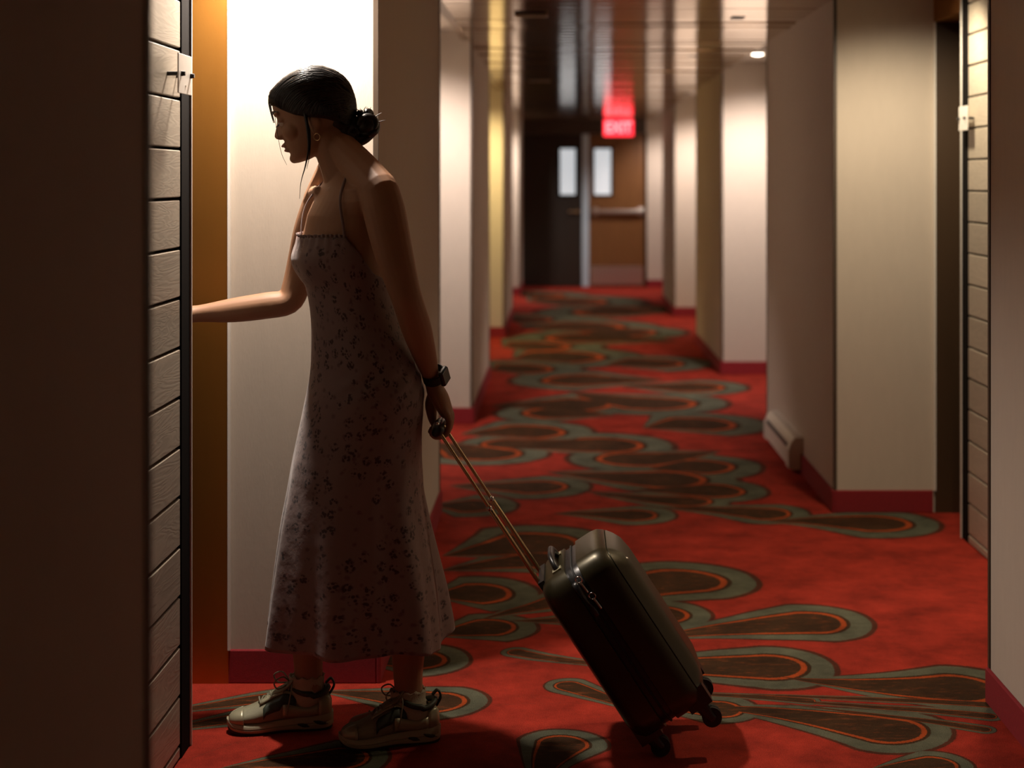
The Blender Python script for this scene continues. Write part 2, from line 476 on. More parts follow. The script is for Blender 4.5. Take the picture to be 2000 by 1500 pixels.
    cr.elements[1].position = stops[-1][0] / 1.5; cr.elements[1].color = stops[-1][1]
    for p, c in stops[1:-1]:
        e = cr.elements.new(p / 1.5); e.color = c
    L.new(qq.outputs[0], rp.inputs[0])
    # worn, brushed pile: patches of rust in brown and darker red
    sc = N.new('ShaderNodeTexNoise'); sc.inputs['Scale'].default_value = 5; sc.inputs['Detail'].default_value = 8; sc.inputs['Roughness'].default_value = .7
    L.new(tc.outputs['Object'], sc.inputs['Vector'])
    stz = N.new('ShaderNodeMapping'); stz.inputs['Scale'].default_value = (14, 46, 1); L.new(tc.outputs['Object'], stz.inputs[0])
    sn2 = N.new('ShaderNodeTexNoise'); sn2.inputs['Scale'].default_value = 1.0; sn2.inputs['Detail'].default_value = 6; sn2.inputs['Roughness'].default_value = .75
    L.new(stz.outputs[0], sn2.inputs['Vector'])
    rs = N.new('ShaderNodeMapRange'); rs.inputs[1].default_value = .52; rs.inputs[2].default_value = .66; rs.inputs[3].default_value = 0; rs.inputs[4].default_value = .55
    L.new(sn2.outputs[0], rs.inputs[0])
    inn = N.new('ShaderNodeMath'); inn.operation = 'LESS_THAN'; inn.inputs[1].default_value = .5; L.new(fz.outputs[0], inn.inputs[0])
    rf = N.new('ShaderNodeMath'); rf.operation = 'MULTIPLY'; L.new(rs.outputs[0], rf.inputs[0]); L.new(inn.outputs[0], rf.inputs[1])
    rmx = N.new('ShaderNodeMix'); rmx.data_type = 'RGBA'; rmx.inputs['B'].default_value = (.20, .05, .014, 1)
    L.new(rf.outputs[0], rmx.inputs['Factor']); L.new(rp.outputs[0], rmx.inputs['A'])
    hs = N.new('ShaderNodeHueSaturation')
    vr = N.new('ShaderNodeMapRange'); vr.inputs[1].default_value = .3; vr.inputs[2].default_value = .7; vr.inputs[3].default_value = .5; vr.inputs[4].default_value = 1.4
    L.new(sc.outputs[0], vr.inputs[0]); L.new(vr.outputs[0], hs.inputs['Value']); L.new(rmx.outputs['Result'], hs.inputs['Color'])
    f2 = N.new('ShaderNodeTexNoise'); f2.inputs['Scale'].default_value = 420; f2.inputs['Detail'].default_value = 2
    L.new(tc.outputs['Object'], f2.inputs['Vector'])
    h2 = N.new('ShaderNodeHueSaturation'); v2 = N.new('ShaderNodeMapRange'); v2.inputs[1].default_value = .3; v2.inputs[2].default_value = .7; v2.inputs[3].default_value = .6; v2.inputs[4].default_value = 1.4
    L.new(f2.outputs[0], v2.inputs[0]); L.new(v2.outputs[0], h2.inputs['Value']); L.new(hs.outputs[0], h2.inputs['Color'])
    L.new(h2.outputs[0], b.inputs['Base Color'])
    b.inputs['Roughness'].default_value = .9
    b.inputs['Specular IOR Level'].default_value = .1
    bp = N.new('ShaderNodeBump'); bp.inputs['Strength'].default_value = .6; bp.inputs['Distance'].default_value = .004
    L.new(f2.outputs[0], bp.inputs['Height']); L.new(bp.outputs[0], b.inputs['Normal'])
    return m
M['carpet'] = carpet_mat()

# ------------------------------------------------------------------ the corridor
XL, XR, ZC = -0.516, 1.145, 2.165
ZA = 2.24                                # alcove ceilings, a little higher than the slats
YB, YE = -2.6, 21.3
OUT_L, OUT_R = -1.7, 2.4
def struct(name, dims, m, label, cat, bev=0.0, parent=None):
    return box_obj(name, dims, m, parent, bev=bev, label=label, cat=cat, kind='structure')

struct('floor', (OUT_L, OUT_R, YB - .2, YE + .3, -.12, 0), M['carpet'], 'red hotel carpet with brown and sage teardrop leaves running the length of the corridor', 'floor')
# slatted mirror ceiling over the passage, each slat its own piece
ceil = struct('ceiling', (XL - .06, XR + .06, YB - .2, YE + .3, ZC + .03, ZA + .12), M['vent'], 'polished bronze slat ceiling mirroring the corridor below', 'ceiling')
bm = bmesh.new(); pitch = .172
segs = 6; prof = []
w2 = pitch / 2 - .003
rings = []
for x in (XL, XR):
    r = []
    for k in range(segs + 1):
        yy = -w2 + 2 * w2 * k / segs
        r.append(V((x, yy, -.0009 * (1 - (yy / w2) ** 2))))
    r += [V((x, w2, .012)), V((x, -w2, .012))]
    rings.append(r)
ring_loft(bm, rings)
s0 = mesh_obj('slat', bm, M['slat'], None, smooth=False)
ny = int((YE - .2) / pitch)
for k in range(ny):
    o = s0 if k == 0 else s0.copy()
    if k: C.objects.link(o)
    o.parent = ceil
    o.location = (0, .2 + k * pitch, ZC)
    o.rotation_euler = (math.radians(random.gauss(0, .10)), math.radians(random.gauss(0, .22)), math.radians(random.gauss(0, .03)))
struct('ceiling', (XL, XR, YB - .2, .1, ZC, ZC + .028), M['paint'], 'plain painted ceiling over the near end of the corridor behind the viewer', 'ceiling')

# piers
piers_L = [(YB, 2.04), (4.56, 6.88), (9.38, 11.55), (14.5, 16.9), (19.8, YE)]
piers_R = [(YB, 4.39), (6.89, 9.15), (11.75, 13.98), (16.75, 18.6)]
nm_L = ['shadowed beige wall pier closest to the viewer on the woman side', 'beige wall pier lit at its end just behind the woman', 'pale lit wall pier second past the woman on her side',
        'yellow lit wall pier third past the woman on her side', 'narrow lit wall pier next to the dark leaf of the double door']
nm_R = ['dim beige wall pier closest to the viewer opposite the woman', 'beige wall pier carrying the white baseboard heater', 'pinkish lit wall pier past the heater under the glowing downlight',
        'narrow lit wall pier last before the exit sign opposite the woman']
BH = .093
def pier(side, y0, y1, label, k):
    xi = XL if side == 'left' else XR
    xo = OUT_L if side == 'left' else OUT_R
    xa, xb = min(xi, xo), max(xi, xo)
    p = struct('wall_' + side, (xa, xb, y0, y1, 0, ZA + .12), M['wallpaper'], label, 'wall')
    s = -1 if side == 'left' else 1           # direction away from the passage
    # corner guards of thin dark strip, parts of the wall
    for yy, far in ((y0, 0), (y1, 1)):
        if yy <= YB + .01 or yy >= YE - .01: continue
        bm = bmesh.new()
        ya, yb = (yy - .004, yy + .014) if not far else (yy - .014, yy + .004)
        box(bm, min(xi - s * .004, xi + s * .010), max(xi - s * .004, xi + s * .010), ya, yb, BH, ZA)
        mesh_obj('corner_guard', bm, M['guard'], p)
    return p
def baseboard(side, y0, y1, face, x_in, x_out, n):
    """a red carpet skirting along a pier: passage face and, if seen, the face towards the viewer"""
    bm = bmesh.new()
    s = -1 if side == 'left' else 1
    th = .012
    xi = XL if side == 'left' else XR
    a, b2 = sorted((xi, xi - s * th))
    box(bm, a, b2, y0 - (th if face else 0), y1, 0, BH, bev=.003, seg=1)
    if face:
        a, b2 = sorted((xi, x_out))
        box(bm, a, b2, y0 - th, y0, 0, BH, bev=.003, seg=1)
    o = mesh_obj('baseboard_' + side, bm, M['base'])
    tag(o, 'dark red skirting along the foot of the ' + n, 'baseboard', kind='structure')
for k, (a, b2) in enumerate(piers_L):
    p = pier('left', a, b2, nm_L[k], k)
    baseboard('left', a, b2, k > 0, XL, -.932, nm_L[k])
for k, (a, b2) in enumerate(piers_R):
    p = pier('right', a, b2, nm_R[k], k)
    baseboard('right', a, b2, k > 0, XR, 1.558, nm_R[k])

# alcove back walls and painted alcove ceilings
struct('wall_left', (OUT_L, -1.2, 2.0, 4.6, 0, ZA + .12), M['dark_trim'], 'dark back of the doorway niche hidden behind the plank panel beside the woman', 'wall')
for (a, b2), lb in zip(((6.88, 9.38), (11.55, 14.5), (16.9, 19.8)), ('first alcove past the woman', 'second alcove past the woman', 'third alcove past the woman')):
    struct('wall_left', (OUT_L, -.93, a, b2, 0, ZA + .12), M['wallpaper'], 'set back beige wall of the ' + lb + ' on her side', 'wall')
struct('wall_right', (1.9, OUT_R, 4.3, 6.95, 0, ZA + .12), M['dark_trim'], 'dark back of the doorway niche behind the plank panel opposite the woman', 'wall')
for (a, b2), lb in zip(((9.15, 11.75), (13.98, 16.75), (18.6, YE)), ('alcove under the glowing downlight', 'alcove past the pinkish lit pier', 'alcove beside the double door')):
    struct('wall_right', (1.56, OUT_R, a, b2, 0, ZA + .12), M['wallpaper'], 'set back beige wall of the ' + lb, 'wall')
for (a, b2), lb in zip(((2.04, 4.56), (6.88, 9.38), (11.55, 14.5), (16.9, 19.8)), ('over the woman', 'past the woman', 'before the yellow lit pier', 'nearest the dark leaf of the double door')):
    struct('ceiling', (OUT_L, XL, a, b2, ZA, ZA + .12), M['paint'], 'painted alcove ceiling ' + lb, 'ceiling')
for (a, b2), lb in zip(((4.39, 6.89), (9.15, 11.75), (13.98, 16.75), (18.6, YE)), ('over the far plank panel', 'around the glowing downlight', 'past the pinkish lit pier', 'beside the exit sign')):
    struct('ceiling', (XR, OUT_R, a, b2, ZA, ZA + .12), M['paint'], 'painted alcove ceiling ' + lb, 'ceiling')
struct('wall_back', (OUT_L, OUT_R, YB - .3, YB - .1, 0, ZA + .12), M['wallpaper'], 'plain beige wall closing the corridor behind the viewer', 'wall')
# end wall with an opening for the double door
we = struct('wall_end', (OUT_L, OUT_R, YE + .12, YE + .3, 0, ZA + .12), M['wallpaper'], 'wall closing the far end of the corridor around the double door', 'wall')
struct('wall_end', (1.09, OUT_R, YE, YE + .12, 0, ZA + .12), M['wallpaper'], 'pale lit wall strip beside the brown leaf of the double door', 'wall')
struct('baseboard_end', (1.10, 1.56, YE - .012, YE, 0, BH), M['base'], 'dark red skirting under the pale wall strip beside the double door', 'baseboard')
struct('trim_1', (OUT_L, 1.09, YE - .02, YE + .12, 1.99, ZC + .05), M['header'], 'dark brown header over the double door', 'trim')

# plank panels in the two near alcoves, each plank its own piece
def plank_panel(side, x_face, y0, y1, z_line, label, n_lines=18):
    s = -1 if side == 'left' else 1
    a, b2 = sorted((x_face + s * .020, x_face + s * .05))
    p = struct('wall_' + side, (a, b2, y0, y1 + .004, 0, ZA), M['dark_trim'], label, 'wall')
    first = None
    for k in range(-12, 9):
        z0 = z_line + .12 * k + .0035
        z1 = z0 + .12 - .007
        if z0 < .0: z0 = .004
        z1 = min(z1, ZA - .002)
        if z1 - z0 < .01: continue
        bm = bmesh.new()
        j = random.uniform(-.0008, .0008)
        a, b2 = sorted((x_face + j, x_face + s * .020))
        box(bm, a, b2, y0, y1, z0, z1, bev=.0022, seg=1)
        mesh_obj('plank', bm, M['plank'], p)
    # black frame strip and pale metal bead at the doorway end of the panel
    a, b2 = sorted((x_face - s * .002, x_face + s * .06))
    bm = bmesh.new(); box(bm, a, b2, y1 + .004, y1 + .095, 0, ZA, bev=.002, seg=1)
    mesh_obj('edge_strip', bm, M['dark_trim'], p)
    a, b2 = sorted((x_face - s * .006, x_face + s * .03))
    bm = bmesh.new(); box(bm, a, b2, y1 + .095, y1 + .103, 0, ZA)
    mesh_obj('edge_bead', bm, M['plate'], p)
    return p
plank_panel('left', -.922, 2.04, 3.955, 1.353, 'wood plank cladding with dark joints beside the doorway the woman reaches into')
plank_panel('right', 1.562, 4.39, 6.30, 1.355, 'wood plank cladding with dark joints in the alcove opposite the woman')

# doorway surrounds: reveal facing the viewer (right one coloured as shaded), lintel, door leaf with lever
def doorway(side, x_face, y0, y1, n, lbl, lever_y):
    s = -1 if side == 'left' else 1
    xo = x_face + s * .27
    d = thing('door_%d' % n, lbl, 'door', (x_face + s * .22, y1 - .4, 0))
    d['kind'] = 'structure'
    a, b2 = sorted((x_face + s * .004, xo))
    bm = bmesh.new(); box(bm, a, b2, y1 - .014, y1 - .001, 0, 2.06)
    o = mesh_obj('door_jamb', bm, M['jamb' if side == 'left' else 'shaded_jamb'], d)
    bm = bmesh.new(); a, b2 = sorted((x_face, x_face + s * .27)); box(bm, a, b2, y0 + .01, y1 - .001, 2.06, ZA)
    mesh_obj('lintel', bm, M['jamb'], d)
    bm = bmesh.new(); a, b2 = sorted((x_face - s * .001, x_face + s * .006)); box(bm, a, b2, y1 - .018, y1 - .001, BH, 2.06)
    mesh_obj('edge_bead', bm, M['plate'], d)
    xl = x_face + s * .22
    bm = bmesh.new(); a, b2 = sorted((xl, xl + s * .045)); box(bm, a, b2, y0 - .45, y1 - .016, .008, 2.055, bev=.002, seg=1)
    mesh_obj('door_leaf', bm, M['door_dark'], d)
    bm = bmesh.new()
    zz = 1.035
    cyl(bm, (xl, lever_y, zz), (xl - s * .010, lever_y, zz), .027)
    tube(bm, [V((xl - s * .005, lever_y, zz)), V((xl - s * .050, lever_y, zz)), V((xl - s * .056, lever_y - .012, zz)), V((xl - s * .056, lever_y - .12, zz))], .0085, seg=12)
    mesh_obj('door_handle', bm, M['steel'], d, smooth=True)
    return d
doorway('left', -.922, 4.06, 4.56, 1, 'dark room door in the orange brown doorway the woman reaches into', 4.34)
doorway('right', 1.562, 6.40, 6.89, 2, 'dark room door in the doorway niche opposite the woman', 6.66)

# far double door
dd = thing('door_3', 'double door with narrow lit window panes closing the far end of the corridor', 'door', (.3, YE, 0)); dd['kind'] = 'structure'
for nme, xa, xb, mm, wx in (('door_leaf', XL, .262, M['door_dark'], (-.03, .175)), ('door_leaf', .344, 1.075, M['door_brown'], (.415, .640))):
    bm = bmesh.new()
    za, zb = 1.195, 1.80
    y0, y1 = YE + .02, YE + .065
    box(bm, xa, wx[0], y0, y1, .01, 1.985); box(bm, wx[1], xb, y0, y1, .01, 1.985)
    box(bm, wx[0], wx[1], y0, y1, .01, za); box(bm, wx[0], wx[1], y0, y1, zb, 1.985)
    bmesh.ops.remove_doubles(bm, verts=bm.verts[:], dist=1e-5)
    lf = mesh_obj(nme, bm, mm, dd)
    bm = bmesh.new(); box(bm, wx[0], wx[1], y0 + .018, y0 + .026, za, zb)
    mesh_obj('pane', bm, M['pane'], lf)
    bm = bmesh.new()
    for q in ((wx[0] - .02, wx[0] + .004, za - .02, zb + .02), (wx[1] - .004, wx[1] + .02, za - .02, zb + .02), (wx[0], wx[1], za - .02, za + .004), (wx[0], wx[1], zb - .004, zb + .02)):
        box(bm, q[0], q[1], y0 - .008, y0 + .004, q[2], q[3])
    mesh_obj('pane_frame', bm, M['dark_trim'], lf)
bm = bmesh.new(); box(bm, .256, .350, YE + .0, YE + .07, 0, 1.985, bev=.006)
mesh_obj('mullion', bm, M['mullion'], dd)
bm = bmesh.new(); box(bm, XL, .256, YE + .001, YE + .015, 0, .004); box(bm, 1.075, 1.10, YE - .01, YE + .1, 0, 1.99)
mesh_obj('door_frame', bm, M['dark_trim'], dd)
bm = bmesh.new()
box(bm, .40, 1.05, YE - .055, YE - .02, .955, 1.005, bev=.008)
box(bm, .40, .47, YE - .025, YE + .022, .93, 1.03, bev=.004); box(bm, .98, 1.06, YE - .025, YE + .022, .93, 1.03, bev=.004)
mesh_obj('push_bar', bm, M['steel'], dd)
bm = bmesh.new(); box(bm, .37, 1.05, YE + .012, YE + .021, .03, .27)
mesh_obj('kick_plate', bm, M['steel'], dd)
bm = bmesh.new(); cyl(bm, (.20, YE + .02, .98), (.20, YE - .03, .98), .022); tube(bm, [V((.20, YE - .03, .98)), V((.09, YE - .03, .98))], .011)
mesh_obj('door_handle', bm, M['rod'], dd)

# ------------------------------------------------------------------ downlights
for x, y, wt, colr, cone, lb in LAMPS:
    t = thing('downlight', lb, 'light', (x, y, ZA))
    bm = bmesh.new(); torus(bm, (x, y, ZA - .002), (0, 0, 1), .048, .007, seg=32)
    mesh_obj('trim_ring', bm, M['steel'], t, smooth=True)
    bm = bmesh.new()
    ring_loft(bm, [[V((x + r * math.cos(2 * PI * k / 28), y + r * math.sin(2 * PI * k / 28), ZA - z)) for k in range(28)] for r, z in ((.044, -.002), (.043, .004), (.034, .012), (.016, .017))])
    mesh_obj('lens', bm, M['lens'], t, smooth=True)
    ld = bpy.data.lights.new('spot', 'SPOT'); ld.energy = wt; ld.color = colr
    ld.spot_size = math.radians(cone); ld.spot_blend = .75; ld.shadow_soft_size = .045
    lo = bpy.data.objects.new('lamp', ld); link(lo, t); lo.location = (0, 0, -.06)
    if y > 5:                               # wall washers, aimed at the wall end beside them
        lo.rotation_euler = V((.10 if x > 0 else -.10, .36, -1)).to_track_quat('-Z', 'Y').to_euler()

# exit sign
t = thing('exit_sign', 'glowing red exit sign hung under the ceiling before the double door', 'sign', ((1208 - 1098) * 20.4 / F, 20.4, ZC))
xa, xb = (1178 - 1098) * 20.4 / F, (1238 - 1098) * 20.4 / F
za, zb = 1.4 + (350 - 267) * 20.4 / F, ZC - .016
bm = bmesh.new(); box(bm, xa, xb, 20.4, 20.46, za, zb, bev=.008)
mesh_obj('housing', bm, M['black'], t)
bm = bmesh.new(); box(bm, xa + .006, xb - .006, 20.392, 20.401, za + .006, zb - .006, bev=.003)
mesh_obj('face', bm, M['exit_face'], t)
bm = bmesh.new(); box(bm, (xa + xb) / 2 - .06, (xa + xb) / 2 + .06, 20.40, 20.46, zb - .002, ZC + .002)
mesh_obj('bracket', bm, M['black'], t)
cu = bpy.data.curves.new('letters', 'FONT'); cu.body = 'EXIT'; cu.size = .2; cu.align_x = 'CENTER'; cu.align_y = 'CENTER'; cu.extrude = .003; cu.offset = .004
tmp = bpy.data.objects.new('letters', cu); link(tmp)
dg = bpy.context.evaluated_depsgraph_get(); dg.update()
me = bpy.data.meshes.new_from_object(tmp.evaluated_get(dg)); bpy.data.objects.remove(tmp)
me.materials.clear(); me.materials.append(M['exit_letter'])
me.transform(Matrix.Translation(((xa + xb) / 2, 20.389, (za + zb) / 2)) @ Matrix.Rotation(PI / 2, 4, 'X') @ Matrix.Diagonal((.80, .95, 1, 1)))
o = bpy.data.objects.new('letters', me); link(o, t); o.matrix_parent_inverse = parent_world(t).inverted()
# red glow of the lit sign
ld = bpy.data.lights.new('sign_glow', 'AREA'); ld.shape = 'RECTANGLE'; ld.size = xb - xa; ld.size_y = zb - za; ld.energy = 1.2; ld.color = (1, .08, .1)
lo = bpy.data.objects.new('lamp', ld); link(lo, t); lo.location = (0, -.03, (za + zb) / 2 - ZC); lo.rotation_euler = (PI / 2, 0, 0)

# ceiling fittings
def vent(px0, px1, py, y, lbl, name='air_vent', m='vent', dep=.09):
    x0, x1 = (px0 - 1098) * y / F, (px1 - 1098) * y / F
    t = thing(name, lbl, 'vent', ((x0 + x1) / 2, y, ZC), None)
    bm = bmesh.new(); box(bm, x0, x1, y, y + dep, ZC - .012, ZC + .004, bev=.003, seg=1)
    mesh_obj('frame', bm, M[m], t)
    bm = bmesh.new(); box(bm, x0 + .01, x1 - .01, y - .05, y - .001, ZC - .006, ZC + .004)
    mesh_obj('slot', bm, M['black'], t)
vent(1005, 1070, 25, 7.55, 'bronze air vent with black slot in the slat ceiling, nearer one')
vent(1033, 1075, 150, 12.6, 'bronze air vent in the slat ceiling, one farther along the corridor')
for px, y, lb in ((1440, 7.75, 'small black ceiling clip nearest the viewer'), (1355, 10.15, 'small black ceiling clip farther along beside the glowing downlight')):
    x = (px - 1098) * y / F
    bm = bmesh.new(); box(bm, x - .032, x + .032, y - .05, y + .05, ZC - .006, ZC + .003, bev=.003)
    o = mesh_obj('ceiling_clip', bm, M['black']); tag(o, lb + ' on the slat ceiling', 'clip')

# baseboard heater on the far-side pier
t = thing('baseboard_heater', 'white electric baseboard heater on the wall pier opposite the suitcase', 'heater', (XR - .035, 8.25, 0))
y0, y1 = 7.78, 8.72; xf = XR - .068
bm = bmesh.new()
prof = [(XR, .02), (xf + .012, .02), (xf, .035), (xf, .115), (xf + .012, .15), (xf + .03, .172), (XR, .172)]
ring_loft(bm, [[V((x, y, z)) for x, z in prof] for y in (y0, y1)])
mesh_obj('cabinet', bm, M['heater'], t)
bm = bmesh.new(); box(bm, xf - .002, xf + .012, y0 + .10, y1 - .10, .118, .134)
mesh_obj('outlet_slot', bm, M['black'], t)
bm = bmesh.new(); box(bm, xf - .004, xf + .01, y0 - .004, y0 + .09, .028, .118, bev=.003)
mesh_obj('end_cap', bm, M['heater'], t)
bm = bmesh.new(); box(bm, xf - .004, xf + .01, y1 - .09, y1 + .004, .028, .118, bev=.003)
mesh_obj('end_cap', bm, M['heater'], t)

# room sign plates standing off the planks
def room_sign(x_face, s, y, z, L_, Hh, lbl):
    t = thing('room_sign', lbl, 'sign', (x_face, y, z))
    xp = x_face - s * .030
    bm = bmesh.new(); a, b2 = sorted((xp, xp - s * .003)); box(bm, a, b2, y - L_ / 2, y + L_ / 2, z - Hh / 2, z + Hh / 2, bev=.001, seg=1)
    mesh_obj('plate', bm, M['plate'], t)
    for yy in (y - L_ / 2 + .03, y + L_ / 2 - .012):
        bm = bmesh.new()
        cyl(bm, (x_face + s * .01, yy, z), (xp - s * .003, yy, z), .005)
        cyl(bm, (xp - s * .003, yy, z), (xp - s * .012, yy, z), .0065, r2=.005)
        mesh_obj('standoff_pin', bm, M['black'], t, smooth=False)
    bm = bmesh.new(); cyl(bm, (xp - s * .002, y + .005, z - .027), (xp - s * .0045, y + .005, z - .027), .0028)
    mesh_obj('screw', bm, M['steel'], t)
room_sign(-.922, -1, 3.865, 1.647, .135, .093, 'white room sign plate on black pins beside the doorway the woman reaches into')
room_sign(1.562, 1, 6.25, 1.632, .135, .093, 'white room sign plate on the plank wall opposite the woman')

# ------------------------------------------------------------------ the suitcase
TH = math.atan2(.835, .549)
A = V((.549, 0, -.835)); Nn = V((.835, 0, .549)); Wv = V((0, 1, 0))
ORG = V((-.062, 4.095, .408)); SL, SW = .455, .32
def sp(a, n, w): return ORG + A * a + Nn * n + Wv * w
case = thing('suitcase', 'olive hard shell cabin suitcase on casters pulled by the woman', 'suitcase', (.20, 4.11, 0))
def rr(a0, a1, w0, w1, r, n, seg=7):
    pts = []
    for (ca, cw, st) in ((a1 - r, w1 - r, 0), (a0 + r, w1 - r, 1), (a0 + r, w0 + r, 2), (a1 - r, w0 + r, 3)):
        for k in range(seg + 1):
            t = PI / 2 * (st + k / seg)
            pts.append(sp(ca + r * math.cos(t), n, cw + r * math.sin(t)))
    return pts
def shell(name, prof, m, r0=.055):
    bm = bmesh.new()
    ring_loft(bm, [rr(i, SL - i, -SW / 2 + i, SW / 2 - i, max(r0 - i * .5, .02), n) for n, i in prof])
    return mesh_obj(name, bm, m, case, smooth=True)
def shade_auto(o, ang=35):
    me = o.data
    me.set_sharp_from_angle(angle=math.radians(ang))
rear = shell('rear_shell', [(.0, .040), (.004, .022), (.012, .010), (.026, .002), (.040, 0), (.079, 0), (.080, .004)], M['shell'])
front = shell('front_shell', [(.113, .004), (.114, 0), (.158, 0), (.176, .003), (.190, .012), (.192, .014), (.1925, .019), (.1935, .019), (.195, .016), (.207, .030), (.218, .048), (.224, .075)], M['shell'])
belt = shell('zip_belt', [(.079, .007), (.083, .006), (.110, .006), (.114, .007)], M['black'])
for o in (rear, front, belt): shade_auto(o)
bm = bmesh.new()     # zip teeth line round the belt
pts = rr(.004, SL - .004, -SW / 2 + .004, SW / 2 - .004, .053, .097)
tube(bm, [V(p) for p in pts] + [V(pts[0])], .0025, seg=6, steps=1, round_caps=False, ref=Nn)
mesh_obj('zip', bm, M['rubber'], belt)
# top carry handle
bm = bmesh.new()
tube(bm, [sp(.004, .060, -.075), sp(-.012, .060, -.07), sp(-.026, .060, -.045), sp(-.028, .060, 0), sp(-.026, .060, .045), sp(-.012, .060, .07), sp(.004, .060, .075)], [(.008, .012)] * 7, seg=12, ref=Nn)
mesh_obj('carry_handle', bm, M['black'], case, smooth=True)
for wv in (-.078, .078):
    bm = bmesh.new()
    q = [sp(a, n, wv + dw) for a, n, dw in ((-.004, .048, -.014), (-.004, .072, -.014), (-.004, .072, .014), (-.004, .048, .014))]
    q2 = [p + A * .02 for p in q]
    ring_loft(bm, [q, q2])
    mesh_obj('handle_mount', bm, M['shoe_pale'], case)
# side carry handle and zip pulls on the belt, facing the viewer
bm = bmesh.new()
wn = -SW / 2
tube(bm, [sp(.035, .088, wn + .006), sp(.035, .088, wn - .010), sp(.055, .090, wn - .016), sp(.105, .092, wn - .016), sp(.125, .092, wn - .010), sp(.125, .092, wn + .006)], [(.004, .008)] * 6, seg=10, ref=A)
mesh_obj('side_handle', bm, M['black'], case, smooth=True)
for a, n in ((.030, .102), (.080, .108)):
    bm = bmesh.new(); torus(bm, sp(a, n, wn - .006), V((0, 1, 0)) + Nn * .3, .008, .0016, seg=16, rs=6)
    tube(bm, [sp(a + .008, n, wn - .007), sp(a + .034, n + .002, wn - .009)], .0034, seg=8)
    mesh_obj('zip_pull', bm, M['chrome'], belt, smooth=True)
bm = bmesh.new(); q = [(.012, .185), (.012, .205), (.045, .212), (.045, .190)]
ring_loft(bm, [[sp(a, n, -.085) for a, n in q], [sp(a, n, -.075) for a, n in q]])
bm.free()
bm = bmesh.new()     # small badge on the front shell
ball(bm, sp(.062, .214, -.09), (.012, .008, .004), seg=10)
mesh_obj('badge', bm, M['chrome'], case, smooth=True)
# telescopic handle: two stages on each rod, and the grip
for wv in (-.060, .060):
    bm = bmesh.new(); tube(bm, [sp(.02, .004, wv), sp(-.215, .002, wv)], .0058, seg=12, steps=1); ob = mesh_obj('rod', bm, M['rod'], case, smooth=True)
    bm = bmesh.new(); tube(bm, [sp(-.20, .002, wv), sp(-.438, .002, wv)], .0043, seg=12, steps=1); mesh_obj('inner_rod', bm, M['rod'], ob, smooth=True)
    bm = bmesh.new(); tube(bm, [sp(-.211, .002, wv), sp(-.222, .002, wv)], .0068, seg=12, steps=1, round_caps=False); mesh_obj('collar', bm, M['chrome'], ob, smooth=True)
bm = bmesh.new()
tube(bm, [sp(-.445, .002, -.078), sp(-.450, .002, -.05), sp(-.452, .002, 0), sp(-.450, .002, .05), sp(-.445, .002, .078)], [(.013, .017), (.012, .0155), (.012, .015), (.012, .0155), (.013, .017)], seg=16, ref=A)
grip = mesh_obj('grip', bm, M['black'], case, smooth=True)
bm = bmesh.new(); ball(bm, sp(-.46, .008, -.060), (.006, .008, .005), seg=10)
mesh_obj('release_button', bm, M['chrome'], grip, smooth=True)
# housing at the rod foot, casters
bm = bmesh.new()
ring_loft(bm, [[sp(a, n, wv) for a, wv in ((.0, -.09), (.0, .09), (.03, .095), (.03, -.095))] for n in (.004, .02)])
mesh_obj('rod_housing', bm, M['black'], case)
for n, w_ in ((.035, -.112), (.035, .112), (.178, -.112), (.178, .112)):
    rearw = n < .1
    ca = SL + .030 if rearw else SL + .040
    bm = bmesh.new()
    # plate and fork
    ring_loft(bm, [[sp(a, n + dn, w_ + dw) for dn, dw in ((-.03, -.026), (.03, -.026), (.03, .026), (-.03, .026))] for a in (SL - .045, SL + .004)])
    for dw in (-.016, .016):
        tube(bm, [sp(SL - .004, n, w_ + dw), sp(ca - .012, n + .002, w_ + dw), sp(ca + .004, n + .006, w_ + dw)], [(.004, .018), (.004, .014), (.004, .011)], seg=10, ref=Wv)
    fk = mesh_obj('caster', bm, M['black'], case)
    bm = bmesh.new()
    c = sp(ca, n + .006, w_)
    if rearw: c = V((c.x, c.y, .0245))
    for dw in (-.008, .008):
        cyl(bm, c + Wv * (dw - .006), c + Wv * (dw + .006), .024, seg=24)
    mesh_obj('wheel', bm, M['rubber'], fk)

# ------------------------------------------------------------------ the woman
woman = thing('person', 'woman in a floral slip dress and sneakers reaching into a doorway', 'person', (-.50, 4.12, 0))
TB = math.radians(26)
Fv = V((-math.cos(TB), -math.sin(TB), 0)); Lv = V((-Fv.y * -1 * -1, Fv.x, 0))
Lv = V((math.sin(TB), -math.cos(TB), 0))                 # her left, towards the viewer
DB = 4.12
# torso and dress sections: py, left px, right px, ratio half width / half depth
SECT = [(420, 592, 770, 1.45), (460, 583, 765, 1.40), (500, 577, 763, 1.35), (540, 586, 766, 1.30), (560, 598, 768, 1.27), (600, 606, 776, 1.24), (640, 609, 789, 1.24),
        (680, 608.5, 803, 1.27), (720, 607, 817, 1.28), (760, 600, 828, 1.28), (790, 594, 827, 1.26), (840, 584, 823, 1.2), (900, 571, 822, 1.16), (960, 561, 823, 1.14),
        (1020, 550, 833, 1.13), (1080, 542, 845, 1.13), (1150, 534, 859, 1.13), (1215, 527, 868, 1.13), (1258, 523, 871, 1.13)]
def sect(py):
    ys = [s[0] for s in SECT]
    l = np.interp(py, ys, [s[1] for s in SECT]); r = np.interp(py, ys, [s[2] for s in SECT]); k = np.interp(py, ys, [s[3] for s in SECT])
    c = at((l + r) / 2, py, DB)
    half = (r - l) / 2 * DB / F
    a = half / math.sqrt(math.cos(TB) ** 2 + (k * math.sin(TB)) ** 2)
    return c, a, a * k
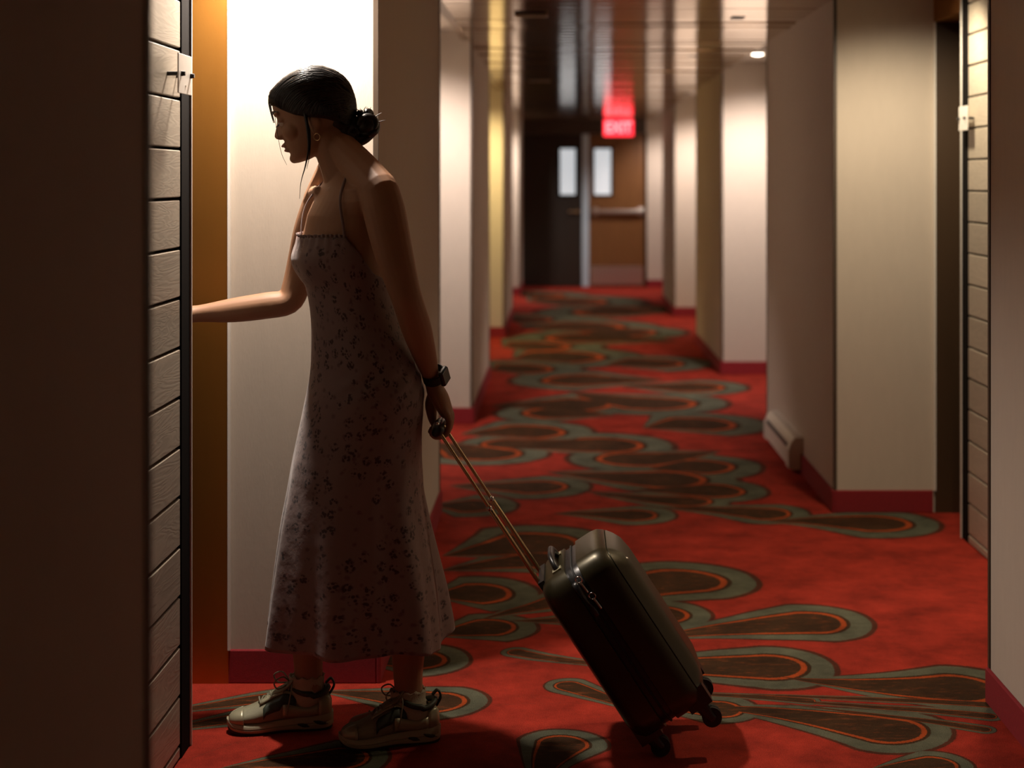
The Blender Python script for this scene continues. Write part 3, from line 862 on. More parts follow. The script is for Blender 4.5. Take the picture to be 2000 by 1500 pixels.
def smooth_sect(py):
    c = V((0, 0, 0)); a = b = 0; wsum = 0
    for dq in (-16, -8, 0, 8, 16):
        ci, ai, bi = sect(min(max(py + dq, 420), 1258)); wgt = 1 - abs(dq) / 28
        c += V((ci.x, ci.y, 0)) * wgt; a += ai * wgt; b += bi * wgt; wsum += wgt
    z = HC - (py - 350) * DB / F
    return V((c.x / wsum, c.y / wsum, z)), a / wsum, b / wsum
def bust(phi, py):
    """bulge of the chest, metres, phi from the front, towards her left positive"""
    e = 0
    for s in (-1, 1):
        e += .015 * math.exp(-((phi - s * .42) / .42) ** 2 - ((py - 512) / (38 if py < 512 else 28)) ** 2)
    return e

body_bm = bmesh.new()
# torso
rings = []
NS = 40
def tring(c, a, b, extra=None):
    r = []
    for k in range(NS):
        ph = 2 * PI * k / NS
        e = extra(ph if ph <= PI else ph - 2 * PI) if extra else 0
        r.append(c + Fv * ((a + e) * math.cos(ph)) + Lv * (b * math.sin(ph) + e * math.sin(ph) * .4))
    return r
rings.append(tring(at(684, 318, DB + .0), .045, .050))
rings.append(tring(at(686, 338, DB + .0), .055, .075))
rings.append(tring(at(688, 354, DB), .066, .115))
rings.append(tring(at(689, 372, DB), .078, .150))
rings.append(tring(at(688, 392, DB), .088, .160))
for py in (420, 450, 480, 510, 540, 570, 600, 640, 680, 720, 760, 800, 840, 860):
    c, a, b = smooth_sect(py)
    sh = .007
    if py < 480: b = min(b, .150)
    rings.append(tring(c, a - sh, b - sh, lambda ph, py=py: bust(ph, py)))
ring_loft(body_bm, rings)
# shoulder slope and collar bones
tube(body_bm, [at(668, 290, 4.10), at(700, 325, 4.06), at(741, 372, 3.985)], [.040, .045, .0475], ref=Lv)
tube(body_bm, [at(655, 310, 4.14), at(640, 352, 4.2), at(622, 394, 4.26)], [.034, .040, .042], ref=Lv)
tube(body_bm, [at(648, 372, 4.06), at(688, 373, 4.0), at(722, 369, 3.985)], [.010, .011, .010], ref=Lv)
tube(body_bm, [at(622, 372, 4.12), at(612, 376, 4.20), at(612, 388, 4.26)], [.012, .013, .012], ref=Lv)
# neck
tube(body_bm, [at(640, 262, 4.12), at(656, 305, 4.12), at(682, 356, 4.12)], [.047, .0475, .062], seg=20, ref=Lv)
# near (left) arm
tube(body_bm, [at(741, 374, 3.985), at(752, 420, 3.97), at(768, 490, 3.95), at(786, 555, 3.945), at(797, 590, 3.95), at(813, 640, 3.99), at(830, 695, 4.05), at(842, 735, 4.095), at(850, 765, 4.107)],
     [(.0465, .0485), (.047, .0515), (.042, .047), (.037, .040), (.036, .037), (.036, .037), (.030, .029), (.0265, .0205), (.030, .021)], seg=20, ref=V((0, 1, 0)))
# far (right) arm
tube(body_bm, [at(624, 400, 4.265), at(607, 450, 4.29), at(592, 510, 4.31), at(578, 560, 4.315), at(563, 589, 4.31), at(520, 597, 4.305), at(455, 606, 4.30), at(395, 612, 4.29), at(368, 614, 4.285)],
     [(.046, .046), (.044, .045), (.040, .041), (.038, .037), (.037, .034), (.038, .035), (.034, .032), (.0265, .023), (.030, .022)], seg=20, ref=V((0, 1, 0)))
# hands -----------------------------------------------------------------
def hand(wrist, knuck_c, across, fingers, thumb, thick, wid):
    """palm from wrist to knuckles; across: unit vector along the knuckle row"""
    mid = (wrist + knuck_c) / 2
    tube(body_bm, [wrist, mid, knuck_c], [(wid * .36, thick * .8), (wid * .46, thick), (wid * .48, thick * .8)], seg=18, ref=across)
    for chain, rs in fingers: tube(body_bm, chain, rs, seg=12, ref=across, steps=3)
    tube(body_bm, thumb[0], thumb[1], seg=12, ref=across, steps=3)
G = sp(-.452, .002, 0)                       # grip centre
kn = at(880, 816, 4.10)
fing = []
for i, (yy, ln, r) in enumerate(((4.070, .92, .0072), (4.092, 1.0, .0078), (4.115, 1.04, .0082), (4.138, 1.0, .0082))):
    k0 = V((kn.x - .006, yy, kn.z + .012 - (.004 if i == 0 else 0)))
    base = V((-.318, 4.108 + (yy - 4.104) * .5, .865))
    p1 = V((G.x + .0275, yy, G.z + .006))
    p2 = V((G.x + .020, yy, G.z - .021))
    p3 = V((G.x - .004, yy, G.z - .0275))
    p4 = V((G.x - .021, yy, G.z - .017)) if ln > .95 else V((G.x - .016, yy, G.z - .021))
    fing.append(([base, k0, p1, p2, p3, p4], [.009, r + .0022, r + .0008, r, r, r - .001]))
hand(at(848, 752, 4.104), V((kn.x - .012, 4.104, kn.z + .016)), V((0, 1, 0)), fing,
     ([V((-.322, 4.130, .862)), V((-.331, 4.142, .832)), V((-.330, 4.148, .803)), V((G.x - .018, 4.150, G.z - .002)), V((G.x - .006, 4.142, G.z - .020))], [.016, .0165, .013, .0095, .008]), .0225, .080)
# far hand on the lever
wr = at(372, 614, 4.285)
kx = V((-1.055, 4.27, 1.062))
fing2 = []
lvx, lvz = -1.086, 1.035
for i, (yy, r) in enumerate(((4.305, .0072), (4.283, .0078), (4.260, .0082), (4.238, .008))):
    fing2.append(([V((wr.x - .02, 4.28 + (yy - 4.27) * .5, wr.z)), V((kx.x, yy, kx.z)), V((lvx - .004, yy, lvz + .023)), V((lvx - .024, yy, lvz + .006)), V((lvx - .019, yy, lvz - .016)), V((lvx - .002, yy, lvz - .021))], [.009, r + .002, r + .001, r, r, r - .001]))
hand(wr, kx, V((0, 1, 0)), fing2, ([V((wr.x - .03, 4.245, wr.z - .01)), V((wr.x - .06, 4.228, 1.03)), V((-1.058, 4.226, 1.018)), V((-1.075, 4.23, 1.010))], [.012, .012, .010, .008]), .0155, .078)
# legs
tube(body_bm, [at(728, 820, 4.06), at(744, 930, 4.06), at(768, 1050, 4.05), at(788, 1130, 4.05), at(797, 1230, 4.08), at(797, 1320, 4.095), at(800, 1375, 4.10), at(802, 1402, 4.10)],
     [.078, .066, .052, .050, .0465, .0365, .036, .034], seg=20, ref=Lv)
tube(body_bm, [at(690, 820, 4.20), at(662, 930, 4.20), at(635, 1050, 4.19), at(618, 1130, 4.19), at(604, 1220, 4.19), at(602, 1300, 4.19), at(606, 1360, 4.19), at(608, 1385, 4.19)],
     [.086, .075, .054, .050, .0455, .0365, .036, .034], seg=20, ref=Lv)
# feet inside the shoes
for hx, tx, hy, ty, z in ((820, 700, 4.10, 4.075, .045), (622, 500, 4.19, 4.165, .045)):
    tube(body_bm, [V(((hx - 1098) * hy / F, hy, z + .008)), V((((hx + tx) / 2 - 1098) * hy / F, (hy + ty) / 2, z + .004)), V(((tx - 1098) * ty / F, ty, z - .004))], [.030, .033, .026], seg=14)

# head -------------------------------------------------------------------
HO = at(612, 205, DB)
yaw, pit = math.radians(4), math.radians(17)
hF0 = V((-math.cos(yaw), -math.sin(yaw), 0)); hL = V((math.sin(yaw), -math.cos(yaw), 0))
hF = hF0 * math.cos(pit) + V((0, 0, -math.sin(pit)))
hU = V((0, 0, 1)) * math.cos(pit) + hF0 * math.sin(pit)
HM = Matrix((hF, hL, hU)).transposed()
def hp(f, l, u): return HO + hF * f + hL * l + hU * u
HEAD = [(-.1285, .080, .050, .012), (-.122, .0895, .020, .027), (-.112, .0925, -.004, .039), (-.098, .0905, -.022, .047), (-.082, .0945, -.036, .0535), (-.065, .0955, -.050, .058), (-.045, .0955, -.072, .063),
        (-.02, .0945, -.085, .067), (.0, .0985, -.092, .070), (.02, .0995, -.094, .072), (.042, .094, -.093, .072), (.062, .078, -.082, .067), (.078, .055, -.064, .055), (.089, .022, -.038, .034), (.094, .0, -.016, .012)]
HD = catmull(HEAD, 3)
rings = []
for u, f, bk, wd in HD:
    if u > .03:
        kk = 1 - .10 * min(1, (u - .03) / .03); f = f * kk; bk = bk * kk; wd = wd * kk; u = .03 + (u - .03) * .88
    cf = (f + bk) / 2; hf = (f - bk) / 2
    # flat cheeks: squarer towards the front of the jaw
    r = []
    for k in range(40):
        t = 2 * PI * k / 40
        cx, sx = math.cos(t), math.sin(t)
        e = .88 if u > -.06 else .95
        r.append(hp(cf + hf * math.copysign(abs(cx) ** e, cx), wd * math.copysign(abs(sx) ** e, sx), u))
    rings.append(r)
ring_loft(body_bm, rings)
# nose: bridge, tip, wings
rings = []
for u, f, wd in ((.004, .0965, .0075), (-.012, .0985, .0072), (-.026, .1045, .0082), (-.040, .1125, .0098), (-.049, .1168, .0115), (-.056, .1135, .0115), (-.061, .1040, .0090)):
    rings.append([hp(f - .022 + .022 * math.cos(2 * PI * k / 16), wd * 1.35 * math.sin(2 * PI * k / 16), u) for k in range(16)])
ring_loft(body_bm, rings)
for s in (-1, 1):
    ball(body_bm, hp(.100, s * .0125, -.0535), (.0095, .0070, .0078), HM)
    ball(body_bm, hp(.066, s * .036, -.048), (.026, .024, .026), HM)                 # cheek
    ball(body_bm, hp(.083, s * .030, -.0165), (.0135, .0165, .0085), HM)             # lowered eyelid
    ball(body_bm, hp(.0905, s * .027, .0015), (.010, .024, .0070), HM)              # brow ridge
    # ear
    for (df, du, rf, ru) in ((.004, -.046, .014, .021), (.009, -.066, .008, .009)):
        ball(body_bm, hp(df, s * .0655, du), (rf, .0075, ru), HM)
ball(body_bm, hp(.0955, 0, -.0765), (.0105, .0200, .0058), HM)
ball(body_bm, hp(.0920, 0, -.0900), (.0100, .0180, .0064), HM)
ball(body_bm, hp(.0840, 0, -.1150), (.0130, .0160, .0130), HM)
bmesh.ops.recalc_face_normals(body_bm, faces=body_bm.faces[:])
body = mesh_obj('body', body_bm, M['skin'], woman, smooth=True, recalc=False)
md = body.modifiers.new('r', 'REMESH'); md.mode = 'VOXEL'; md.voxel_size = .0027; md.use_smooth_shade = True
md = body.modifiers.new('s', 'CORRECTIVE_SMOOTH') if False else body.modifiers.new('s', 'SMOOTH')
md.factor = .5; md.iterations = 5
baked(body)
body.data.polygons.foreach_set('use_smooth', [True] * len(body.data.polygons))
# eyes, brows, lashes, lips
for s in (-1, 1):
    bm = bmesh.new(); ball(bm, hp(.0838, s * .030, -.0200), .0118)
    mesh_obj('eye', bm, M['eye'], woman, smooth=True)
    bm = bmesh.new()
    tube(bm, [hp(.0935, s * .016, -.0230), hp(.0975, s * .028, -.0255), hp(.0915, s * .044, -.0235)], [.0006, .0014, .0006], seg=6)
    for q in range(7):
        l = .018 + q * .004
        tube(bm, [hp(.0965 - abs(q - 3) * .0007, s * l, -.0250), hp(.1040 - abs(q - 3) * .0009, s * (l + .001), -.0285)], [.0006, .0003], seg=5, steps=1)
    mesh_obj('eyelash', bm, M['hair'], woman)
    bm = bmesh.new(); tube(bm, [hp(.1000, s * .012, .0060), hp(.0985, s * .028, .0105), hp(.0860, s * .048, .0060)], [(.002, .003), (.002, .0034), (.001, .0015)], seg=8, ref=hU)
    mesh_obj('eyebrow', bm, M['hair'], woman)
bm = bmesh.new(); ball(bm, hp(.0972, 0, -.0772), (.0098, .0170, .0045), HM); ball(bm, hp(.0936, 0, -.0896), (.0096, .0150, .0052), HM)
mesh_obj('lips', bm, M['lip'], woman, smooth=True)

# hair: sleek cap, low bun of coiled locks, loose strands -----------------
def skull(u):
    us = [h[0] for h in HD]
    return tuple(float(np.interp(u, us, [h[i] for h in HD])) for i in (1, 2, 3))
bm = bmesh.new()
NA, NR = 72, 26
HP = catmull([(-.10, .03, -.070, .060), (-.075, .05, -.088, .072), (-.035, .085, -.103, .080), (0, .1035, -.105, .083), (.025, .1075, -.102, .084), (.045, .105, -.094, .082), (.062, .092, -.081, .075), (.078, .066, -.063, .062), (.088, .042, -.046, .046), (.095, .016, -.032, .026), (.0985, -.006, -.016, .006)], 4)
HU = [float(h[0]) for h in HP]
rows = []
def hairline(az):
    """lowest height of the hair at azimuth az (0 = face)"""
    a = abs(math.degrees(az))
    return float(np.interp(a, [0, 12, 30, 45, 60, 75, 90, 105, 130, 180], [.030, .029, .022, .004, -.016, -.030, -.040, -.052, -.074, -.086]))
for j in range(NR + 1):
    row = []
    for i in range(NA):
        az = -PI + 2 * PI * i / NA
        lo = hairline(az); top = .0985
        s = j / NR
        ang = s * PI / 2
        u = lo + (top - lo) * math.sin(ang) ** .9
        # outline of the hair at this height
        f, bk, wd = (float(np.interp(u, HU, [h[i2] for h in HP])) for i2 in (1, 2, 3))
        k = float(np.interp(s, [0, .12, .3, 1], [.955, .985, 1, 1]))
        cf, hf = (f + bk) / 2, (f - bk) / 2
        ff, ww = hf * k, wd * k
        if j == NR: ff = ww = .0005
        wave = 1 + .006 * math.sin(az * 17 + 3 * math.sin(az * 5))
        row.append(hp(cf + ff * math.cos(az) * wave, ww * math.sin(az) * wave, u))
    rows.append(row)
# inner lip turned into the head
inner = [hp(0, 0, 0) + (p - hp(0, 0, 0)) * .90 for p in rows[0]]
ring_loft(bm, [inner] + rows, True, True)
hair = mesh_obj('hair', bm, M['hair'], woman, smooth=True)
# combed locks lying on the cap, drawn back towards the bun
from mathutils.bvhtree import BVHTree
bvh = BVHTree.FromPolygons([v.co for v in hair.data.vertices], [p.vertices[:] for p in hair.data.polygons])
hc = hp(-.01, 0, -.01)
def on_cap(d, off):
    h = bvh.ray_cast(hc, d.normalized(), .4)
    # last surface along the ray is the outer one
    last = None; o_ = hc
    for _ in range(4):
        h = bvh.ray_cast(o_, d.normalized(), .4)
        if h[0] is None: break
        last = h[0]; o_ = h[0] + d.normalized() * 1e-4
    return None if last is None else last + d.normalized() * off
bml = bmesh.new()
rl = random.Random(11)
dend = (hp(-.100, 0, -.052) - hc)
for q in range(330):
    az = rl.uniform(-2.75, 2.75)
    lo = hairline(az)
    f0, b0, w0 = (float(np.interp(lo + .004, HU, [h[i2] for h in HP])) for i2 in (1, 2, 3))
    st = hp((f0 + b0) / 2 + (f0 - b0) / 2 * .955 * math.cos(az), w0 * .955 * math.sin(az), lo + .004 + rl.uniform(0, .003)) - hc
    # steer over the crown: locks from the brow rise first
    midl = hp(-.02, math.sin(az) * .085, .10 * max(0.0, math.cos(az * .62)) - .03) - hc
    e = dend + V((0, rl.uniform(-.03, .03), rl.uniform(-.025, .03)))
    pts = []
    for k in range(15):
        t = k / 14
        d = st.normalized() * (1 - t) ** 2 + midl.normalized() * 2 * t * (1 - t) + e.normalized() * t * t
        p = on_cap(d, .0003 + .0007 * math.sin(PI * t))
        if p is not None: pts.append(p)
    if len(pts) > 5:
        tube(bml, pts, [rl.uniform(.0010, .0019) * (.4 + .6 * math.sin(PI * (k + .5) / len(pts))) for k in range(len(pts))], seg=5, steps=1, round_caps=False)
lk = mesh_obj('hair_locks', bml, M['hair'], hair, smooth=True); lk['kind'] = 'stuff'
bmn = bmesh.new()
BC = at(716, 244, DB)                                    # bun centre
def swirl(c, R, r, tilt, n=30, a0=0, a1=1.7 * PI, grow=.3):
    pts = []
    ax = V(tilt).normalized(); u = ax.orthogonal().normalized(); v = ax.cross(u)
    for k in range(n):
        t = k / (n - 1); a = a0 + (a1 - a0) * t
        pts.append(c + u * (R * (1 - grow * t)) * math.cos(a) + v * (R * (1 - grow * t)) * math.sin(a) + ax * (.012 * math.sin(a * 1.5)))
    rad = [max(.2, math.sin(PI * min(1, (k + 1) / (n))) ** .4) * r for k in range(n)]
    tube(bmn, pts, rad, seg=10, steps=1)
rb = random.Random(5)
ball(bmn, BC, (.029, .032, .030))
swirl(BC, .024, .0145, (.25, -1, .1)); swirl(BC + V((.003, .012, .002)), .025, .0135, (.3, -.6, .8), a0=1); swirl(BC + V((.0, -.014, -.004)), .022, .0140, (-.2, -1, -.3), a0=2.2)
swirl(BC + V((-.010, -.006, -.024)), .018, .0135, (.1, -1, .7), a0=4)
swirl(BC + V((-.014, 0, .020)), .014, .0105, (.6, -.7, .2), a0=.4); swirl(BC + V((.006, .004, .024)), .012, .0085, (.2, -1, .2), a0=3)
tube(bmn, [at(668, 240, DB), at(684, 262, DB), at(700, 250, DB)], [.036, .028, .020])
tube(bmn, [at(640, 215, DB), at(672, 240, DB), at(698, 246, DB)], [.05, .038, .02])
tube(bmn, [at(694, 262, DB - .01), at(697, 276, DB - .01), at(712, 272, DB - .01), at(728, 262, DB)], [.012, .013, .012, .008])
mesh_obj('bun', bmn, M['hair'], hair, smooth=True)
def strand(pts, rad, seg=6):
    b_ = bmesh.new(); tube(b_, pts, rad, seg=seg); mesh_obj('loose_strand', b_, M['hair'], hair, smooth=True)
strand([at(594, 215, 4.047), at(600, 245, 4.043), at(603, 285, 4.043), at(597, 322, 4.045), at(588, 355, 4.05), at(585, 388, 4.055)], [(.003, .0045), (.0028, .004), (.0024, .003), (.0016, .0018), (.0009, .0009), (.0005, .0005)], 8)
strand([at(592, 218, 4.05), at(605, 255, 4.047), at(605, 300, 4.045), at(599, 330, 4.05)], [.002, .0018, .0012, .0005])
for q in range(4):
    w0 = 4.10 + q * .013
    strand([at(556 + q, 152 + q * 2, w0), at(533 - q, 177, w0), at(525 + q, 196, w0), at(528 + q, 218, w0), at(534 + q, 240, w0)], [.0026, .0026, .0018, .001, .0005])
strand([at(536, 222, 4.075), at(542, 262, 4.07), at(550, 300, 4.075), at(560, 322, 4.08)], [.0008, .0007, .0006, .0004], 5)
for q in range(8):
    a = rb.uniform(.2, 2.6); c = BC + V((math.cos(a) * .034, rb.uniform(-.02, .02), math.sin(a) * .034))
    d = V((math.cos(a), rb.uniform(-.3, .3), math.sin(a)))
    strand([c - d * .008, c + d * .004, c + d * .010 + V((rb.uniform(-.008, .008), 0, .002))], [.0016, .0012, .0005], 5)
# earring
bm = bmesh.new(); torus(bm, hp(.010, .0735, -.083), hL * .9 + hF * .4, .0085, .0011, seg=20, rs=6)
mesh_obj('earring', bm, M['gold'], woman, smooth=True)

# the dress ---------------------------------------------------------------
bm = bmesh.new()
uvl = bm.loops.layers.uv.new('UVMap')
NSD, NT = 144, 110
def top_py(ph):
    a = abs(ph)
    return float(np.interp(a, [0, .8, 1.15, 1.5, 1.8, 2.4, PI], [463, 460, 460, 492, 530, 552, 556]))
def hem_py(ph):
    return 1243 + 9 * math.sin(ph * 3 + .8) + 5 * math.sin(ph * 5 + 2.0) - 10 * max(0, math.cos(ph)) - 8 * max(0, math.cos(ph - PI))
grid = []
for j in range(NT + 1):
    row = []
    for i in range(NSD):
        ph = -PI + 2 * PI * i / NSD
        t = j / NT
        py = top_py(ph) + (hem_py(ph) - top_py(ph)) * t
        c, a, b = smooth_sect(py)
        e = bust(ph, py) if py < 640 else 0
        if py < 545 and abs(ph) < 1.2:                     # gathers under the neckline
            e += .0022 * math.sin(ph * 34) * math.exp(-((py - 462) / 26) ** 2)
        if py < 475 and abs(ph) < 1.1: e += .004 * (1 - (py - 455) / 20)
        if 548 < py < 566 and abs(ph) < 1.3: e -= .003 * math.exp(-((py - 556) / 5) ** 2)
        # back curve
        fl = max(0.0, (py - 850) / 400.0)
        fold = fl ** 1.2 * (.017 * math.sin(ph * 7 + .6 + .5 * math.sin(ph * 2)) + .008 * math.sin(ph * 13 + 1.7) + .005 * math.sin(ph * 3))
        # drag folds over the hip
        g = math.exp(-((py - 735) / 45) ** 2) * max(0, math.cos(ph - 2.1))
        fold += .0035 * g * math.sin((py + ph * 70) * .16)
        rr_ = (a + e) * math.cos(ph), b * math.sin(ph)
        nx = V((math.cos(ph), math.sin(ph)))
        p = c + Fv * (rr_[0] + fold * nx.x) + Lv * (rr_[1] + fold * nx.y + e * math.sin(ph) * .4)
        row.append(p)
    grid.append(row)
vrows = [[bm.verts.new(p) for p in r] for r in grid]
for j in range(NT):
    for i in range(NSD):
        i2 = (i + 1) % NSD
        f = bm.faces.new((vrows[j][i], vrows[j][i2], vrows[j + 1][i2], vrows[j + 1][i]))
        for lp, (ii, jj) in zip(f.loops, ((i, j), (i + 1, j), (i + 1, j + 1), (i, j + 1))):
            lp[uvl].uv = (ii / NSD * 1.05, (vrows[min(jj, NT)][ii % NSD].co.z))
dress = mesh_obj('dress', bm, M['dress'], woman, smooth=True)
md = dress.modifiers.new('t', 'SOLIDIFY'); md.thickness = .0028; md.offset = 1.0
# shoulder straps and hem stitching
bm = bmesh.new()
c_, a_, b_ = smooth_sect(464); e_ = bust(1.12, 464) + .004
sb0 = c_ + Fv * ((a_ + e_) * math.cos(1.12)) + Lv * (b_ * math.sin(1.12) + e_ * .36)
tube(bm, [sb0 + V((0, 0, -.012)), sb0 + V((0, .004, .02)), at(664, 395, 3.985), at(670, 362, 4.015), at(682, 335, 4.055), at(700, 322, 4.085), at(722, 335, 4.13)], [(.0035, .0022)] * 7, seg=8, ref=V((1, 0, 0)))
mesh_obj('shoulder_strap', bm, M['dress'], dress, smooth=True)
bm = bmesh.new()
tube(bm, [at(588, 468, 4.11), at(590, 430, 4.13), at(598, 400, 4.145), at(616, 372, 4.15), at(640, 345, 4.16)], [(.0035, .002)] * 5, seg=8, ref=V((0, 1, 0)))
mesh_obj('shoulder_strap', bm, M['dress'], dress, smooth=True)
bm = bmesh.new()
pts = [grid[NT][i] + V((0, 0, .001)) for i in range(0, NSD, 2)]
tube(bm, pts + [pts[0]], .0022, seg=6, steps=1, round_caps=False, ref=V((0, 0, 1)))
mesh_obj('hem', bm, M['dress'], dress, smooth=True)
bm = bmesh.new()                                           # small ruffle along the neckline
r0, r1 = [], []
for i in range(0, 181):
    ph = -1.18 + 2.36 * i / 180
    py = top_py(ph); c, a, b = smooth_sect(py); e = bust(ph, py) + .004
    base = c + Fv * ((a + e) * math.cos(ph)) + Lv * (b * math.sin(ph) + e * math.sin(ph) * .4)
    n = Fv * math.cos(ph) + Lv * math.sin(ph)
    r0.append(base + V((0, 0, -.002))); r1.append(base + n * (.002 + .003 * math.sin(i * .9)) + V((0, 0, .007 + .001 * math.sin(i * .5))))
ring_loft(bm, [r0, r1], False, False, closed=False)
o = mesh_obj('neck_ruffle', bm, M['dress'], dress, smooth=True)
md = o.modifiers.new('t', 'SOLIDIFY'); md.thickness = .0012

# watch --------------------------------------------------------------------
wc = at(847, 733, 4.092); ax = (at(850, 765, 4.107) - at(830, 695, 4.05)).normalized()
watch = bpy.data.objects.new('smartwatch', None)
bm = bmesh.new()
ux = V((0, 1, 0)); ux = (ux - ax * ux.dot(ax)).normalized(); vx = ax.cross(ux)
if vx.x < 0: vx = -vx
rings = []
for k in range(33):
    a = 2 * PI * k / 32
    d = ux * math.cos(a) * .0315 + vx * math.sin(a) * .0260
    dn = (ux * math.cos(a) / .0315 + vx * math.sin(a) / .0260).normalized()
    rings.append([wc + d - ax * .012, wc + d + dn * .003 - ax * .0105, wc + d + dn * .003 + ax * .0105, wc + d + ax * .012])
ring_loft(bm, rings, False, False, closed=True)
band = mesh_obj('watch', bm, M['rubber'], woman, smooth=False)
dirw = (vx * .9 - ux * .45).normalized(); sx = ax.cross(dirw).normalized()
def wbox(bm, h0, h1, wa, wu, bev):
    vs = box(bm, -wa, wa, -wu, wu, h0, h1, bev=bev, seg=3)
Mw = Matrix((ax, sx, dirw)).transposed()
bm = bmesh.new(); box(bm, -.021, .021, -.018, .018, .023, .036, bev=.005, seg=3)
for v in bm.verts: v.co = wc + Mw @ v.co
mesh_obj('watch_case', bm, M['black'], band, smooth=False)
bm = bmesh.new(); box(bm, -.018, .018, -.0155, .0155, .0355, .0368, bev=.0006, seg=1)
for v in bm.verts: v.co = wc + Mw @ v.co
mesh_obj('watch_glass', bm, mat('watch_glass', (.01, .01, .012), .08, coat=.5), band)
bm = bmesh.new(); cyl(bm, wc + Mw @ V((-.006, -.018, .030)), wc + Mw @ V((-.006, -.021, .030)), .0035)
mesh_obj('watch_crown', bm, M['chrome'], band)

# socks and sneakers ---------------------------------------------------------
def footwear(ankle_top, heel, toe, ref_r, seedn):
    """heel, toe: points on the floor at the back and the tip of the sole"""
    fx = (toe - heel); LN = fx.length; fx.normalize(); fy = V((-fx.y, fx.x, 0)); fz = V((0, 0, 1))
    def q(x, y, z): return heel + fx * x + fy * y + fz * z
    k = LN / .272
    # sock: tube from inside the shoe up to the frilled cuff
    bm = bmesh.new()
    ctr = [q(.068 * k, 0, .05), q(.064 * k, 0, .078), ankle_top + V((0, 0, -.02)), ankle_top]
    rings = []
    for j, (c, r) in enumerate(zip(ctr, (.040, .041, .0405, .041))):
        rings.append([c + fx * (r * 1.08 * math.cos(2 * PI * i / 40)) + fy * (r * .93 * math.sin(2 * PI * i / 40)) for i in range(40)])
    rings.append([ankle_top + V((0, 0, .006 + .0035 * math.sin(i * 1.7))) + fx * ((.042 + .002 * math.sin(i * 2.3)) * 1.06 * math.cos(2 * PI * i / 40)) + fy * ((.042 + .002 * math.sin(i * 2.3)) * .94 * math.sin(2 * PI * i / 40)) for i in range(40)])
    ring_loft(bm, rings, True, False)
    so = mesh_obj('sock', bm, M['sock'], woman, smooth=True)
    md = so.modifiers.new('t', 'SOLIDIFY'); md.thickness = .002
    # upper
    xs = [0.000, .012, .035, .065, .095, .120, .145, .170, .195, .220, .242, .258, .267]
    hw = [.010, .026, .0335, .0345, .0345, .037, .0405, .0435, .0445, .0425, .036, .025, .008]
    tp = [.070, .094, .088, .080, .088, .098, .093, .081, .069, .060, .054, .047, .038]
    bt = [.034, .030, .027, .026, .025, .024, .022, .020, .019, .020, .022, .025, .030]
    rowsU = catmull([(x * k, w_, t_, b_) for x, w_, t_, b_ in zip(xs, hw, tp, bt)], 3)
    def urow(x, w_, t_, b_, off=0.0):
        r = []
        for i in range(28):
            a = 2 * PI * i / 28
            cy, cz = math.sin(a), math.cos(a)
            pw = .72
            yy = math.copysign(abs(cy) ** .8, cy) * (w_ + off) * (1 - .30 * max(0, cz) ** 1.2)
            zz = (t_ + b_) / 2 + ((t_ - b_) / 2 + off) * math.copysign(abs(cz) ** .85, cz)
            r.append(q(x, yy, zz))
        return r
    bm = bmesh.new()
    ring_loft(bm, [urow(*r) for r in rowsU])
    sh = mesh_obj('sneaker', bm, M['shoe'], woman, smooth=True)
    # overlay panels, proud of the mesh
    def patch(name, i0, i1, k0, k1, m, off=.0022, skew=0.0):
        for side in (1, -1):
            bm = bmesh.new()
            g0 = []
            for ii in range(i0, i1 + 1):
                row = urow(*rowsU[ii], off)
                a = [row[int(kk) % 28] if side > 0 else row[(-int(kk)) % 28] for kk in range(k0 + int(skew * (ii - i0)), k1 + 1 + int(skew * (ii - i0)))]
                g0.append(a)
            ring_loft(bm, g0, False, False, closed=False)
            o = mesh_obj(name, bm, m, sh, smooth=True)
            md = o.modifiers.new('t', 'SOLIDIFY'); md.thickness = .003; md.offset = -1
    nU = len(rowsU) - 1
    patch('toe_cap', 28, nU - 1, 2, 11, M['shoe_pale'], .0018)
    patch('side_panel', 6, 16, 6, 9, M['shoe_pale'], .0028)
    patch('side_stripe', 12, 22, 3, 6, M['shoe_dark'], .0030, .22)
    patch('eyestay', 13, 23, 1, 3, M['shoe_pale'], .0026)
    patch('heel_counter', 1, 6, 4, 10, M['shoe_pale'], .0030)
    # collar and heel tab
    bm = bmesh.new()
    pts = []
    for i in range(33):
        a = 2 * PI * i / 32
        cx, cy = math.cos(a), math.sin(a)
        pts.append(q((.056 + .046 * cx) * k, .036 * cy, .088 + .012 * cx * cx + (.006 if cx > 0 else .0)))
    tube(bm, pts, .0075, seg=8, steps=1, round_caps=False, ref=fz)
    mesh_obj('collar', bm, M['shoe_dark'], sh, smooth=True)
    bm = bmesh.new(); tube(bm, [q(.004, 0, .085), q(-.006, 0, .105), q(.002, 0, .122), q(.014, 0, .112)], [(.009, .003)] * 4, seg=8, ref=fy)
    mesh_obj('heel_tab', bm, M['shoe_dark'], sh, smooth=True)
    # tongue
    bm = bmesh.new()
    tube(bm, [q(.175 * k, 0, .076), q(.145 * k, 0, .095), q(.118 * k, 0, .108), q(.100 * k, 0, .128)], [(.017, .005), (.019, .006), (.021, .006), (.022, .005)], seg=14, ref=fy)
    mesh_obj('tongue', bm, M['shoe'], sh, smooth=True)
    # laces
    bm = bmesh.new()
    for j in range(6):
        x = (.185 - j * .0145) * k; z = .0795 + j * .0062
        s = 1 if j % 2 else -1
        tube(bm, [q(x, -.021, z - .006), q(x - .004 * s, 0, z + .0035), q(x, .021, z - .006)], .0023, seg=6)
        tube(bm, [q(x, -.021 * s, z - .005), q(x - .007, 0, z + .005), q(x - .0145 * k, .021 * s, z)], .0021, seg=6)
